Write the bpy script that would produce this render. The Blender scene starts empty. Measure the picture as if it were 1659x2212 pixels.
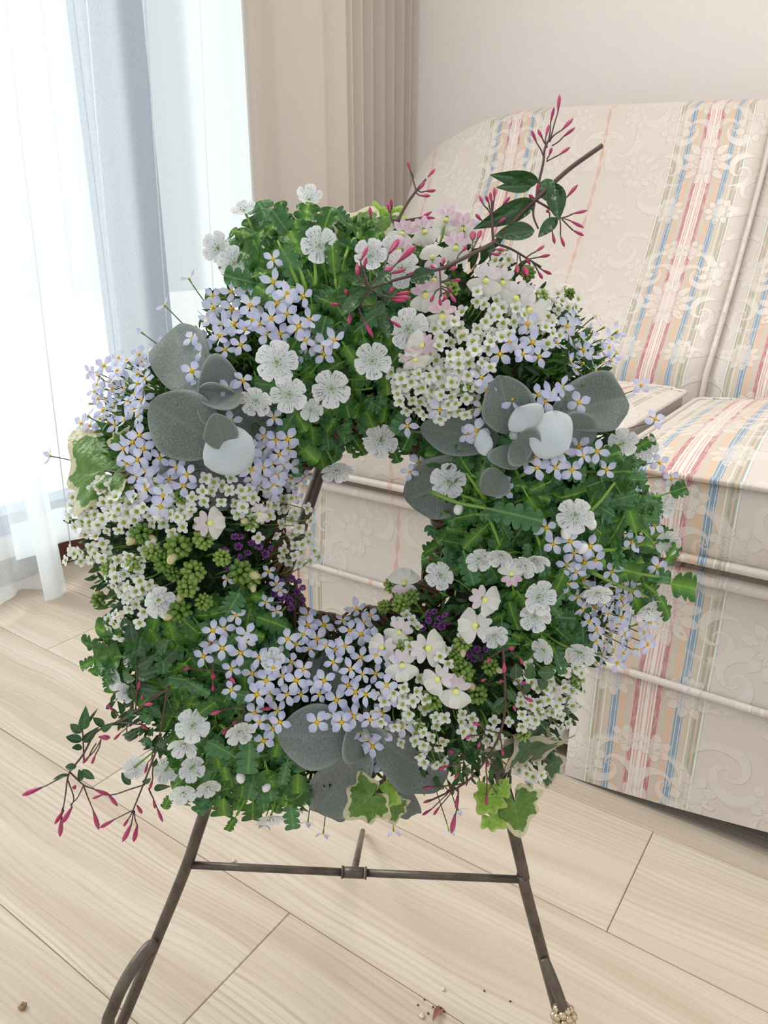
import bpy, bmesh, math, random
from mathutils import Vector, Matrix, noise as mnoise
random.seed(7)
SC = bpy.context.scene
COL = SC.collection
PI = math.pi

# ------------------------------------------------------------------ camera, light, exposure
H = 0.75
PITCH, YAW, F = math.radians(19.7), math.radians(34.6), 1600.0
CXP, CYP = 829.5, 1106.0
FW = Vector((-math.sin(YAW)*math.cos(PITCH), math.cos(YAW)*math.cos(PITCH), -math.sin(PITCH)))
RT = Vector((math.cos(YAW), math.sin(YAW), 0))
UP = RT.cross(FW)
CAM = Vector((0, 0, H))
cd = bpy.data.cameras.new('camera'); cam = bpy.data.objects.new('camera', cd); COL.objects.link(cam)
cam.matrix_world = Matrix.Translation(CAM) @ Matrix((RT, UP, -FW)).transposed().to_4x4()
cd.sensor_fit = 'VERTICAL'; cd.sensor_height = 36.0; cd.lens = 36.0*F/2212.0; cd.clip_start = 0.02
SC.camera = cam

world = bpy.data.worlds.new('World'); SC.world = world; world.use_nodes = True
bgn = world.node_tree.nodes['Background']
bgn.inputs[0].default_value = (0.95, 0.975, 1.0, 1); bgn.inputs[1].default_value = 0.93
sd = bpy.data.lights.new('sun', 'SUN'); sun = bpy.data.objects.new('sun', sd); COL.objects.link(sun)
sd.energy = 4.2; sd.angle = math.radians(25); sd.color = (1.0, 0.97, 0.93)
sun.rotation_euler = Vector((0.80, 0.10, -0.62)).to_track_quat('-Z', 'Y').to_euler()
ld = bpy.data.lights.new('room_fill_light', 'AREA'); fill = bpy.data.objects.new('room_fill_light', ld); COL.objects.link(fill)
ld.shape = 'DISK'; ld.size = 0.9; ld.energy = 18; ld.color = (1.0, 0.93, 0.86)  # unseen fill light, added to brighten the back wall and room
fill.location = (-0.1, 1.0, 2.3); fill['kind'] = 'helper'
SC.view_settings.view_transform = 'Standard'; SC.view_settings.look = 'None'
SC.view_settings.gamma = 1.0; SC.view_settings.exposure = 0.0; SC.view_settings.use_curve_mapping = False

# ------------------------------------------------------------------ unprojection (used once, to find real positions)
def ray(x, y): return FW + RT*((x-CXP)/F) + UP*((CYP-y)/F)
def on_axis(x, y, ax, v):
    d = ray(x, y); return CAM + d*((v-CAM[ax])/d[ax])
def on_floor(x, y, z=0.0): return on_axis(x, y, 2, z)
def on_plane(x, y, p0, n):
    d = ray(x, y); return CAM + d*((p0-CAM).dot(n)/d.dot(n))

# ------------------------------------------------------------------ helpers
WL = {}
def link(o, parent=None, loc=Vector((0, 0, 0))):
    COL.objects.link(o)
    if parent is not None:
        o.parent = parent; o.location = Vector(loc) - WL[parent.name]
    else: o.location = loc
    WL[o.name] = Vector(loc)
    return o
def empty(name, label, cat, loc, group=None):
    o = bpy.data.objects.new(name, None); o.empty_display_size = .02
    link(o, None, loc); o['label'] = label; o['category'] = cat
    if group: o['group'] = group
    return o
def tag(o, label=None, cat=None, group=None, kind=None):
    if label: o['label'] = label
    if cat: o['category'] = cat
    if group: o['group'] = group
    if kind: o['kind'] = kind
    return o
def mesh_from(name, V, Fc, mats, uv=None, smooth=True, mi=None):
    me = bpy.data.meshes.new(name); me.from_pydata([tuple(v) for v in V], [], Fc); me.update()
    for m in (mats if isinstance(mats, (list, tuple)) else [mats]): me.materials.append(m)
    if uv:
        l = me.uv_layers.new(name='UVMap')
        for p in me.polygons:
            for li, vi in zip(p.loop_indices, p.vertices): l.data[li].uv = uv[vi]
    if mi:
        for p, k in zip(me.polygons, mi): p.material_index = k
    if smooth:
        for p in me.polygons: p.use_smooth = True
    return me
def obj(name, V, Fc, mats, parent=None, uv=None, smooth=True, loc=None, mi=None):
    if loc is None:
        lo = [min(v[i] for v in V) for i in range(3)]; hi = [max(v[i] for v in V) for i in range(3)]
        loc = Vector([(a+b)/2 for a, b in zip(lo, hi)]); loc.z = lo[2]
    loc = Vector(loc)
    me = mesh_from(name, [Vector(v)-loc for v in V], Fc, mats, uv, smooth, mi)
    return link(bpy.data.objects.new(name, me), parent, loc)
def place(name, me, parent, loc, rot3=None, scale=1.0):
    o = bpy.data.objects.new(name, me); COL.objects.link(o)
    M = (rot3 if rot3 is not None else Matrix.Identity(3)).to_4x4()
    S = Matrix.Diagonal((scale, scale, scale, 1)) if not isinstance(scale, (tuple, list)) else Matrix.Diagonal((*scale, 1))
    l = Vector(loc) - (WL[parent.name] if parent is not None else Vector((0, 0, 0)))
    if parent is not None: o.parent = parent
    o.matrix_local = Matrix.Translation(l) @ M @ S
    WL[o.name] = Vector(loc)
    return o
def frame(z, x=None):
    z = Vector(z).normalized()
    if x is None or abs(Vector(x).normalized().dot(z)) > .999:
        x = Vector((random.uniform(-1, 1), random.uniform(-1, 1), random.uniform(-1, 1)))
    x = Vector(x); x = (x - z*x.dot(z)).normalized(); y = z.cross(x)
    return Matrix((x, y, z)).transposed()
def xframe(x, z):       # x exact, z approximate
    x = Vector(x).normalized(); z = Vector(z); z = z - x*z.dot(x)
    if z.length < 1e-4: z = x.orthogonal()
    z.normalize(); y = z.cross(x)
    return Matrix((x, y, z)).transposed()
class MB:
    def __init__(s): s.V = []; s.F = []; s.uv = []
    def add(s, V, Fc, uv=None):
        b = len(s.V); s.V += [Vector(v) for v in V]; s.F += [[i+b for i in f] for f in Fc]
        s.uv += uv if uv else [(0, 0)]*len(V)
        return s
    def box(s, x0, x1, y0, y1, z0, z1):
        V = [(x, y, z) for z in (z0, z1) for y in (y0, y1) for x in (x0, x1)]
        return s.add(V, [(0, 2, 3, 1), (4, 5, 7, 6), (0, 1, 5, 4), (2, 6, 7, 3), (0, 4, 6, 2), (1, 3, 7, 5)], [(v[0], v[2]) for v in V])
    def tube(s, pts, r, n=6, r2=None, cap=True):
        pts = [Vector(p) for p in pts]; N = len(pts)
        if N < 2: return s
        rr = r if isinstance(r, (list, tuple)) else [r + ((r2 if r2 is not None else r)-r)*i/(N-1) for i in range(N)]
        t0 = (pts[1]-pts[0]).normalized(); u = t0.orthogonal().normalized(); V = []
        for i, p in enumerate(pts):
            t = (pts[min(i+1, N-1)] - pts[max(i-1, 0)]).normalized()
            u = (u - t*u.dot(t)); u = u.normalized() if u.length > 1e-6 else t.orthogonal().normalized()
            w = t.cross(u)
            V += [p + (u*math.cos(2*PI*k/n)+w*math.sin(2*PI*k/n))*rr[i] for k in range(n)]
        Fc = [(i*n+k, i*n+(k+1) % n, (i+1)*n+(k+1) % n, (i+1)*n+k) for i in range(N-1) for k in range(n)]
        if cap: Fc += [tuple(range(n))[::-1], tuple((N-1)*n+k for k in range(n))]
        uvs = [(p.x, p.y) for p in V]
        return s.add(V, Fc, uvs)
    def sphere(s, c, r, n=6, m=4, sz=1.0, R=None):
        V = []; c = Vector(c)
        for j in range(m+1):
            for k in range(n):
                a = PI*j/m; v = Vector((math.sin(a)*math.cos(2*PI*k/n), math.sin(a)*math.sin(2*PI*k/n), math.cos(a)*sz))*r
                V.append(c + (R @ v if R else v))
        Fc = [(j*n+k, (j+1)*n+k, (j+1)*n+(k+1) % n, j*n+(k+1) % n) for j in range(m) for k in range(n)]
        return s.add(V, Fc)
    def build(s, name, mats, parent=None, smooth=True, uv=False):
        if not s.V: s.add([(0, 0, 0)], [])
        return obj(name, s.V, s.F, mats, parent, s.uv if uv else None, smooth)
    def mesh(s, name, mats, smooth=True, mi=None):
        return mesh_from(name, s.V, s.F, mats, None, smooth, mi)
def smooth_path(pts, k=6):
    pts = [Vector(p) for p in pts]
    if len(pts) < 3: return [pts[0].lerp(pts[-1], i/4) for i in range(5)]
    P = [pts[0]*2-pts[1]] + pts + [pts[-1]*2-pts[-2]]; out = []
    for i in range(1, len(P)-2):
        a, b, c, d = P[i-1:i+3]
        for j in range(k):
            t = j/k
            out.append(.5*((2*b)+(c-a)*t+(2*a-5*b+4*c-d)*t*t+(3*b-a-3*c+d)*t**3))
    out.append(pts[-1]); return out

# ------------------------------------------------------------------ materials
class NT:
    def __init__(s, name):
        s.m = bpy.data.materials.new(name); s.m.use_nodes = True; s.t = s.m.node_tree; s.t.nodes.clear()
        s.out = s.t.nodes.new('ShaderNodeOutputMaterial')
    def n(s, typ, **kw):
        nd = s.t.nodes.new(typ)
        for k, v in kw.items(): setattr(nd, k, v)
        return nd
    def set(s, sock, v):
        if isinstance(v, bpy.types.NodeSocket): s.t.links.new(v, sock)
        elif isinstance(v, (tuple, list)): sock.default_value = (*v, 1) if len(v) == 3 and sock.type == 'RGBA' else v
        else: sock.default_value = v
    def math(s, op, a, b=0.0, c=0.0, clamp=False):
        nd = s.n('ShaderNodeMath', operation=op, use_clamp=clamp)
        s.set(nd.inputs[0], a); s.set(nd.inputs[1], b); s.set(nd.inputs[2], c); return nd.outputs[0]
    def add(s, a, b): return s.math('ADD', a, b)
    def sub(s, a, b): return s.math('SUBTRACT', a, b)
    def mul(s, a, b): return s.math('MULTIPLY', a, b)
    def less(s, a, b, w=0.002):      # soft a<b
        return s.math('MULTIPLY_ADD', s.math('SUBTRACT', b, a), 1.0/w, 0.5, clamp=True)
    def ms(s, a, lo, hi):
        nd = s.n('ShaderNodeMapRange', clamp=True); s.set(nd.inputs[0], a); nd.inputs[1].default_value = lo; nd.inputs[2].default_value = hi
        return nd.outputs[0]
    def noise(s, vec, scale, detail=2.0, rough=.5, dist=0.0, out=0):
        nd = s.n('ShaderNodeTexNoise'); s.set(nd.inputs['Vector'], vec); nd.inputs['Scale'].default_value = scale
        nd.inputs['Detail'].default_value = detail; nd.inputs['Roughness'].default_value = rough; nd.inputs['Distortion'].default_value = dist
        return nd.outputs[out]
    def ramp(s, f, stops, interp='LINEAR'):
        nd = s.n('ShaderNodeValToRGB'); r = nd.color_ramp; r.interpolation = interp; s.set(nd.inputs[0], f)
        while len(r.elements) < len(stops): r.elements.new(1.0)
        for e, (p, c) in zip(r.elements, stops): e.position = p; e.color = (*c, 1) if len(c) == 3 else c
        return nd.outputs[0]
    def mix(s, f, a, b, typ='MIX'):
        nd = s.n('ShaderNodeMix', data_type='RGBA', blend_type=typ, clamp_factor=True)
        s.set(nd.inputs[0], f); s.set(nd.inputs[6], a); s.set(nd.inputs[7], b); return nd.outputs[2]
    def xyz(s, v):
        nd = s.n('ShaderNodeSeparateXYZ'); s.set(nd.inputs[0], v); return nd.outputs
    def comb(s, x, y, z=0.0):
        nd = s.n('ShaderNodeCombineXYZ'); s.set(nd.inputs[0], x); s.set(nd.inputs[1], y); s.set(nd.inputs[2], z); return nd.outputs[0]
    def coord(s, k='Object'): return s.n('ShaderNodeTexCoord').outputs[k]
    def rand(s): return s.n('ShaderNodeObjectInfo').outputs['Random']
    def mapping(s, v, sc, off=(0, 0, 0)):
        nd = s.n('ShaderNodeMapping'); s.set(nd.inputs[0], v); nd.inputs['Scale'].default_value = sc; nd.inputs['Location'].default_value = off
        return nd.outputs[0]
    def bump(s, h, st=.3, d=.002):
        nd = s.n('ShaderNodeBump'); nd.inputs['Strength'].default_value = st; nd.inputs['Distance'].default_value = d; s.set(nd.inputs['Height'], h); return nd.outputs[0]
    def pbr(s, col, rough=.6, metal=0.0, bump=None, sheen=0.0, spec=.4, **kw):
        b = s.n('ShaderNodeBsdfPrincipled'); s.set(b.inputs['Base Color'], col); s.set(b.inputs['Roughness'], rough)
        b.inputs['Metallic'].default_value = metal; b.inputs['Specular IOR Level'].default_value = spec
        b.inputs['Sheen Weight'].default_value = sheen
        if bump: s.set(b.inputs['Normal'], bump)
        s.b = b; s.t.links.new(b.outputs[0], s.out.inputs[0]); return s
    def translucent(s, col, f):
        tr = s.n('ShaderNodeBsdfTranslucent'); s.set(tr.inputs[0], col); mx = s.n('ShaderNodeMixShader'); mx.inputs[0].default_value = f
        s.t.links.new(s.b.outputs[0], mx.inputs[1]); s.t.links.new(tr.outputs[0], mx.inputs[2]); s.t.links.new(mx.outputs[0], s.out.inputs[0]); return s

def plain(name, col, rough=.6, metal=0.0, var=.12, scale=40, bump=.1, **kw):
    t = NT(name); c = t.coord(); nz = t.noise(c, scale, 3)
    dark = tuple(x*(1-var) for x in col); light = tuple(min(1, x*(1+var)) for x in col)
    t.pbr(t.mix(nz, dark, light), rough, metal, t.bump(nz, bump, .002), **kw); return t.m
def leafmat(name, a, b, trans=.3, rough=.5, tip=None, spec=.4, vein=True, margin=None):
    t = NT(name); r = t.rand(); c = t.coord(); nz = t.noise(c, 3.0, 3)
    col = t.mix(t.math('MULTIPLY_ADD', nz, .6, t.math('MULTIPLY_ADD', r, .9, -.25)), a, b)
    x = t.xyz(c)
    if margin:
        col = t.mix(t.ms(t.math('ABSOLUTE', x[1]), .04, .20), col, margin)
    if vein:
        v = t.math('SUBTRACT', 1.0, t.math('MULTIPLY', t.math('ABSOLUTE', x[1]), 28.0), clamp=True)
        col = t.mix(t.mul(v, .5), col, tuple(min(1, k*1.9+.03) for k in b))
    t.pbr(col, rough, 0, t.bump(nz, .25, .05), spec=spec).translucent(t.mix(.5, col, tuple(min(1, k*1.5) for k in b)), trans); return t.m

M = {}
M['wall'] = plain('wall_paper', (.88, .825, .785), .9, var=.03, scale=60, bump=.25)
M['wall_w'] = plain('white_paint', (.80, .78, .76), .8, var=.02)
M['brown'] = plain('dark_red_wood', (.10, .032, .018), .45, var=.4, scale=20)
M['alu'] = plain('window_frame_metal', (.30, .37, .48), .4, .2, var=.05)
M['drape'] = None
def mk_drape():
    t = NT('beige_drape_cloth'); c = t.coord()
    w = t.noise(t.mapping(c, (600, 600, 60)), 1.0, 2)
    t.pbr(t.mix(w, (.52, .45, .395), (.60, .53, .47)), .85, 0, t.bump(w, .2, .001), sheen=.3, spec=.2).translucent((.75, .68, .6), .12); return t.m
M['drape'] = mk_drape()
def mk_sheer(name, dens):
    t = NT(name); c = t.coord(); x = t.xyz(c)
    weave = t.noise(t.mapping(c, (350, 350, 500)), 1.0, 2)
    dif = t.n('ShaderNodeBsdfDiffuse'); dif.inputs[0].default_value = (.93, .95, .98, 1)
    trl = t.n('ShaderNodeBsdfTranslucent'); trl.inputs[0].default_value = (.93, .96, .99, 1)
    trn = t.n('ShaderNodeBsdfTransparent'); trn.inputs[0].default_value = (.95, .985, 1, 1)
    m1 = t.n('ShaderNodeMixShader'); m1.inputs[0].default_value = .6
    t.t.links.new(dif.outputs[0], m1.inputs[1]); t.t.links.new(trl.outputs[0], m1.inputs[2])
    m2 = t.n('ShaderNodeMixShader'); t.set(m2.inputs[0], t.math('MULTIPLY_ADD', weave, -.3, dens+.15))
    t.t.links.new(m1.outputs[0], m2.inputs[2]); t.t.links.new(trn.outputs[0], m2.inputs[1])
    # mix factor: 1 = cloth, 0 = open weave
    t.t.links.new(m2.outputs[0], t.out.inputs[0]); return t.m
M['sheer'] = mk_sheer('sheer_cloth', .44); M['sheer2'] = mk_sheer('sheer_cloth_doubled', .9)
def mk_glass():
    t = NT('window_glass'); g = t.n('ShaderNodeBsdfGlossy'); g.inputs[1].default_value = .03
    tr = t.n('ShaderNodeBsdfTransparent'); tr.inputs[0].default_value = (.96, .99, .98, 1)
    m = t.n('ShaderNodeMixShader'); m.inputs[0].default_value = .05
    t.t.links.new(tr.outputs[0], m.inputs[1]); t.t.links.new(g.outputs[0], m.inputs[2]); t.t.links.new(m.outputs[0], t.out.inputs[0]); return t.m
M['glass'] = mk_glass()
def mk_wood():
    t = NT('pale_ash_plank'); c = t.coord(); r = t.rand(); x = t.xyz(c)
    off = t.mul(r, 37.0)
    P = t.comb(t.add(x[0], off), t.add(x[1], t.mul(off, .7)), 0.0)
    warp = t.noise(t.mapping(P, (1.6, 5, 1)), 1.0, 2)
    yy = t.add(x[1], t.mul(t.sub(warp, .5), .085))
    P2 = t.comb(t.add(x[0], off), yy, 0.0)
    g1 = t.noise(t.mapping(P2, (1.0, 26, 1)), 1.0, 3, .55)
    g2 = t.noise(t.mapping(P2, (4, 190, 1)), 1.0, 4, .65)
    g3 = t.noise(t.mapping(P, (30, 700, 1)), 1.0, 2)
    rings = t.ms(t.math('SINE', t.add(t.mul(yy, 760.0), t.mul(g1, 9.0))), .1, 1.0)
    base = t.ramp(g1, [(.25, (.43, .335, .25)), (.45, (.53, .435, .345)), (.6, (.59, .50, .41)), (.78, (.63, .56, .475))])
    zone = t.ms(t.noise(t.mapping(P, (.7, 9, 1)), 1.0, 2), .38, .6)
    base = t.mix(t.mul(t.mul(rings, zone), t.math('MULTIPLY_ADD', g2, .7, .15)), base, (.40, .305, .225))
    base = t.mix(t.mul(t.ms(g2, .48, .66), .48), base, (.40, .30, .22))
    # a few small knots
    vo = t.n('ShaderNodeTexVoronoi'); t.set(vo.inputs['Vector'], t.mapping(P, (3.2, 6.5, 1))); vo.inputs['Scale'].default_value = 1.0
    k = t.math('SUBTRACT', 1.0, t.mul(vo.outputs['Distance'], 28.0), clamp=True)
    base = t.mix(t.mul(k, .55), base, (.27, .17, .11))
    base = t.mix(t.mul(r, .22), base, (.66, .59, .50))
    t.pbr(base, t.math('MULTIPLY_ADD', g2, .2, .36), 0, t.bump(t.add(g2, t.mul(g3, .4)), .12, .0015), spec=.4); return t.m
M['wood'] = mk_wood()

def mk_fabric():
    t = NT('striped_damask_fabric'); uvn = t.n('ShaderNodeUVMap'); uvn.uv_map = 'UVMap'
    u, v, _ = t.xyz(uvn.outputs[0])
    # period .45 : wide band at 0, narrow garland at .225
    ph = t.math('WRAP', u, .225, -.225)                     # -.225 .. .225
    a = t.math('ABSOLUTE', ph)                              # symmetric distance from wide band
    b = t.math('ABSOLUTE', t.sub(a, .225))                  # distance from the narrow one
    vv = t.math('WRAP', v, .16, -.16)
    def flower(cu, cv, R, n, uu=a, vw=vv):
        du = t.sub(uu, cu); dv = t.sub(vw, cv)
        r = t.math('SQRT', t.add(t.mul(du, du), t.mul(dv, dv))); th = t.math('ARCTAN2', dv, du)
        pet = t.math('ABSOLUTE', t.math('SINE', t.mul(th, n/2)))
        lim = t.math('MULTIPLY_ADD', pet, R*.38, R*.62)
        m = t.less(r, lim, R*.08)
        pet2 = t.math('ABSOLUTE', t.math('COSINE', t.mul(th, n/2)))
        ring = t.less(t.math('ABSOLUTE', t.sub(r, t.math('MULTIPLY_ADD', pet2, R*.2, R*.36))), R*.035, R*.04)
        vein = t.less(pet, .10, .08)
        return m, t.math('MAXIMUM', ring, t.mul(vein, .8))
    def scroll(cu, cv, R, k, vw=vv):                        # a spiral leaf
        du = t.sub(a, cu); dv = t.sub(vw, cv)
        r = t.math('SQRT', t.add(t.mul(du, du), t.mul(dv, dv))); th = t.math('ARCTAN2', dv, du)
        s_ = t.math('SINE', t.add(t.mul(th, k), t.math('MULTIPLY', t.math('LOGARITHM', t.math('MAXIMUM', r, .0005), 2.718), 4.2)))
        return t.mul(t.ms(s_, .25, .45), t.less(r, R, .01))
    fl, fd = [], []
    for cu, cv, R, n in [(0, 0, .05, 12), (.075, .07, .032, 8), (.135, -.02, .040, 10), (.165, .095, .026, 7), (.02, .12, .022, 6), (.05, -.11, .03, 9), (.17, -.12, .028, 8)]:
        m, d = flower(cu, cv, R, n); fl.append(m); fd.append(t.mul(m, d))
    sc = [scroll(*k) for k in [(.10, -.07, .055, 2), (.115, .12, .05, -2), (.19, .03, .05, 3), (.04, .07, .045, -3), (.07, -.02, .04, 2)]]
    mk = fl[0]
    for m in fl[1:]+sc: mk = t.math('MAXIMUM', mk, m)
    dt = fd[0]
    for m in fd[1:]: dt = t.math('MAXIMUM', dt, m)
    nz = t.noise(t.comb(a, v, 0.0), 55, 2)
    mk = t.mul(mk, t.ms(nz, .30, .36))
    # ground colours
    thr = t.noise(t.comb(t.mul(u, 900), t.mul(v, 30), 0.0), 1.0, 2)
    diag = t.ms(t.math('SINE', t.mul(t.add(u, t.mul(v, .8)), 1500.0)), -.3, .3)
    cream = (.67, .605, .55); matte = (.60, .53, .475); satin = (.745, .69, .64)
    C = {'c': (.60, .51, .41), 'olive': (.50, .47, .36), 'tan': (.55, .47, .35), 'sage': (.33, .36, .29), 'peach': (.70, .46, .31), 'blue': (.13, .27, .42), 'pink': (.66, .36, .34), 'red': (.44, .10, .12), 'white': (.83, .79, .73), 'teal': (.33, .41, .40), 'buff': (.58, .51, .38)}
    st = [(0, 'white'), (.0016, 'pink'), (.0045, 'white'), (.006, 'pink'), (.0085, 'white'), (.0105, 'red'), (.0165, 'pink'), (.0185, 'c'),
          (.0245, 'buff'), (.028, 'peach'), (.0345, 'c'), (.0375, 'blue'), (.0395, 'white'), (.0403, 'blue'), (.045, 'white'), (.0458, 'blue'), (.0475, 'c'), (.052, 'buff'), (.0555, 'white'), (.0575, 'tan'), (.0605, 'sage'), (.0645, 'peach'), (.067, 'sage'), (.0700, 'white'), (.0725, 'teal'), (.0745, 'c'), (.2, 'c')]
    sx = t.mul(a, 5.0)
    band = t.ramp(sx, [(min(1, p*5), C[c]) for p, c in st], 'CONSTANT')
    inband = t.less(a, .0735, .0004)
    # red and pink threads break up into dashes
    dash = t.ms(t.noise(t.comb(t.mul(u, 700), t.mul(v, 60), 0.0), 1.0, 1), .40, .5)
    band = t.mix(t.mul(t.less(a, .0185, .0004), t.mul(t.sub(1.0, dash), .50)), band, (.78, .68, .62))
    lin = t.ms(t.math('SINE', t.mul(u, 3200)), -.5, .8)
    band = t.mix(t.mul(lin, .10), band, (.80, .74, .68))
    nar = t.less(b, .010, .0015)
    zig = t.math('ABSOLUTE', t.math('WRAP', v, .02, -.02))
    core = t.less(b, t.math('MULTIPLY_ADD', zig, .22, .0006), .002)
    narc = t.mix(core, t.mix(t.ms(t.math('SINE', t.mul(b, 1500)), .0, .5), (.66, .60, .49), (.74, .62, .52)), (.64, .34, .29))
    ground = t.mix(inband, t.mix(t.mul(nar, .72), cream, narc), band)
    flw = t.mix(t.mul(dt, .38), satin, (.50, .42, .34))
    flw = t.mix(t.mul(t.mul(inband, diag), .35), flw, band)
    str_ = t.math('MULTIPLY_ADD', inband, .36, .42)
    col = t.mix(t.mul(mk, str_), t.mix(t.mul(nz, .35), ground, matte), flw)
    edge = t.less(t.math('ABSOLUTE', t.sub(mk, .5)), .2, .15)
    col = t.mix(t.mul(edge, .16), col, (.45, .38, .32))
    hgt = t.add(t.mul(mk, 1.0), t.add(t.mul(dt, -.7), t.mul(thr, .25)))
    t.pbr(col, t.math('MULTIPLY_ADD', mk, -.14, .44), 0, t.bump(hgt, .45, .0018), sheen=.15, spec=.45); return t.m
M['fabric'] = mk_fabric()
M['under'] = plain('sofa_underside_cloth', (.03, .03, .035), .9)
M['iron'] = None
def mk_iron():
    t = NT('aged_bronze_rod'); c = t.coord(); n = t.noise(c, 35, 4, .65); n2 = t.noise(c, 220, 3)
    col = t.ramp(n, [(.3, (.045, .034, .030)), (.5, (.115, .088, .070)), (.62, (.145, .115, .095)), (.75, (.12, .052, .035))])
    t.pbr(t.mix(t.mul(n2, .3), col, (.20, .17, .145)), .45, .45, t.bump(n2, .3, .0006)); return t.m
M['iron'] = mk_iron()
M['gold'] = plain('pale_gold_metal', (.62, .52, .36), .22, .95, var=.2)
M['twig'] = plain('brown_vine_twig', (.13, .075, .045), .8, var=.5, scale=60, bump=.6)
M['moss'] = plain('dark_moss_and_soil', (.022, .035, .014), .95, var=.6, scale=90, bump=.9)
M['nleaf'] = leafmat('lobed_green_leaf', (.018, .082, .010), (.15, .33, .035), .16, .38, margin=(.035, .135, .026))
M['nleaf2'] = leafmat('bluish_lobed_leaf', (.028, .11, .03), (.12, .27, .085), .14, .45, margin=(.085, .22, .095))
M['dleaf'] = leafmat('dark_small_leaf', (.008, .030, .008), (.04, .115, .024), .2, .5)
M['jleaf'] = leafmat('glossy_jasmine_leaf', (.012, .05, .014), (.045, .13, .035), .15, .32, spec=.6)
M['stem_g'] = plain('green_stem', (.20, .36, .06), .55, var=.3)
M['stem_d'] = plain('thin_olive_stem', (.07, .085, .03), .6, var=.3)
M['stem_j'] = plain('purple_brown_stem', (.10, .055, .05), .55, var=.4)
M['budg'] = leafmat('green_flower_bud', (.12, .25, .04), (.36, .50, .12), .15, .55, vein=False)
M['budc'] = leafmat('cream_flower_bud', (.66, .60, .30), (.80, .72, .45), .2, .55, vein=False)
def mk_felt():
    t = NT('silver_felt_leaf'); c = t.coord(); r = t.rand(); x = t.xyz(c)
    n = t.noise(c, 42, 4, .8); n2 = t.noise(c, 5, 2)
    base = t.mix(r, (.235, .315, .255), (.42, .48, .455))
    col = t.mix(t.ms(n, .42, .62), t.mix(.45, base, (.10, .15, .11)), t.mix(.40, base, (.62, .68, .64)))
    v = t.math('SUBTRACT', 1.0, t.math('MULTIPLY', t.math('ABSOLUTE', x[1]), 30.0), clamp=True)
    col = t.mix(t.mul(v, .35), col, (.55, .62, .52))
    col = t.mix(t.mul(n2, .25), col, (.16, .23, .18))
    at = t.n('ShaderNodeAttribute'); at.attribute_name = 'edge'; col = t.mix(t.mul(t.ms(at.outputs['Fac'], .86, .99), .6), col, (.62, .68, .66))
    t.pbr(col, .9, 0, t.bump(n, .7, .02), sheen=.35, spec=.15).translucent(col, .1); return t.m
M['felt'] = mk_felt()
M['felt_w'] = plain('pale_silver_felt_leaf', (.53, .59, .61), .9, var=.15, scale=50, bump=.4, sheen=.5, spec=.1)
def mk_bluet():
    t = NT('lavender_petal'); c = t.coord(); x = t.xyz(c); r = t.math('SQRT', t.add(t.mul(x[0], x[0]), t.mul(x[1], x[1])))
    col = t.ramp(r, [(.16, (.80, .55, .04)), (.24, (.85, .84, .72)), (.42, (.74, .76, .93)), (.95, (.56, .58, .88))])
    col = t.mix(t.mul(t.rand(), .35), col, (.82, .83, .94))
    t.pbr(col, .6, spec=.2).translucent(col, .35); return t.m
M['bluet'] = mk_bluet()
M['yellow'] = plain('yellow_flower_centre', (.80, .47, .02), .6, var=.2)
def mk_alys():
    t = NT('alyssum_petal'); c = t.coord(); x = t.xyz(c); r = t.math('SQRT', t.add(t.mul(x[0], x[0]), t.mul(x[1], x[1])))
    col = t.ramp(r, [(.18, (.50, .55, .10)), (.33, (.70, .74, .45)), (.45, (.88, .88, .86))])
    t.pbr(col, .6, spec=.2).translucent(col, .3); return t.m
M['alys'] = mk_alys()
M['alysc'] = plain('alyssum_centre', (.30, .38, .05), .6)
def mk_nemo():
    t = NT('nemophila_petal'); c = t.coord(); x = t.xyz(c); rd = t.rand()
    r = t.math('SQRT', t.add(t.mul(x[0], x[0]), t.mul(x[1], x[1]))); th = t.math('ARCTAN2', x[1], x[0])
    col = t.ramp(r, [(.08, (.52, .60, .50)), (.35, (.74, .79, .76)), (.6, (.86, .87, .88))])
    ln = t.noise(t.comb(t.mul(th, 13.0), t.math('MULTIPLY_ADD', r, 1.3, t.mul(rd, 20.)), 0.0), 1.0, 1)
    ds = t.noise(t.comb(t.mul(th, 16.0), t.math('MULTIPLY_ADD', r, 9.0, t.mul(rd, 9.)), 3.0), 1.0, 1)
    zone = t.mul(t.ms(r, .26, .42), t.math('SUBTRACT', 1.0, t.ms(r, .72, .92)))
    k = t.mul(t.mul(t.ms(ln, .53, .58), t.ms(ds, .46, .52)), zone)
    fine = t.mul(t.mul(t.ms(t.math('SINE', t.mul(th, 60.0)), .75, 1.0), zone), .22)
    col = t.mix(t.mul(fine, .5), col, (.30, .32, .38)); col = t.mix(t.mul(k, .92), col, (.045, .05, .075))
    t.pbr(col, .55, spec=.2).translucent((.85, .88, .88), .3); return t.m
M['nemo'] = mk_nemo()
M['black'] = plain('dark_anther', (.02, .015, .02), .6)
M['white'] = plain('white_petal', (.84, .83, .80), .6, var=.03)
def mk_nes(name, up):
    t = NT(name); col = t.mix(t.mul(t.math('POWER', t.rand(), 1.6), t.ms(t.noise(t.coord(), 2., 1), .3, .6)), (.87, .84, .85), (.80, .52, .66)) if up else t.mix(t.mul(t.noise(t.coord(), 3., 2), .4), (.88, .87, .83), (.84, .83, .68))
    t.pbr(col, .6, spec=.2).translucent(col, .35); return t.m
M['nes_up'] = mk_nes('pinkish_upper_petal', True); M['nes_lip'] = mk_nes('white_lip_petal', False)
M['lemon'] = plain('lemon_throat', (.83, .80, .28), .6, var=.1)
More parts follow.
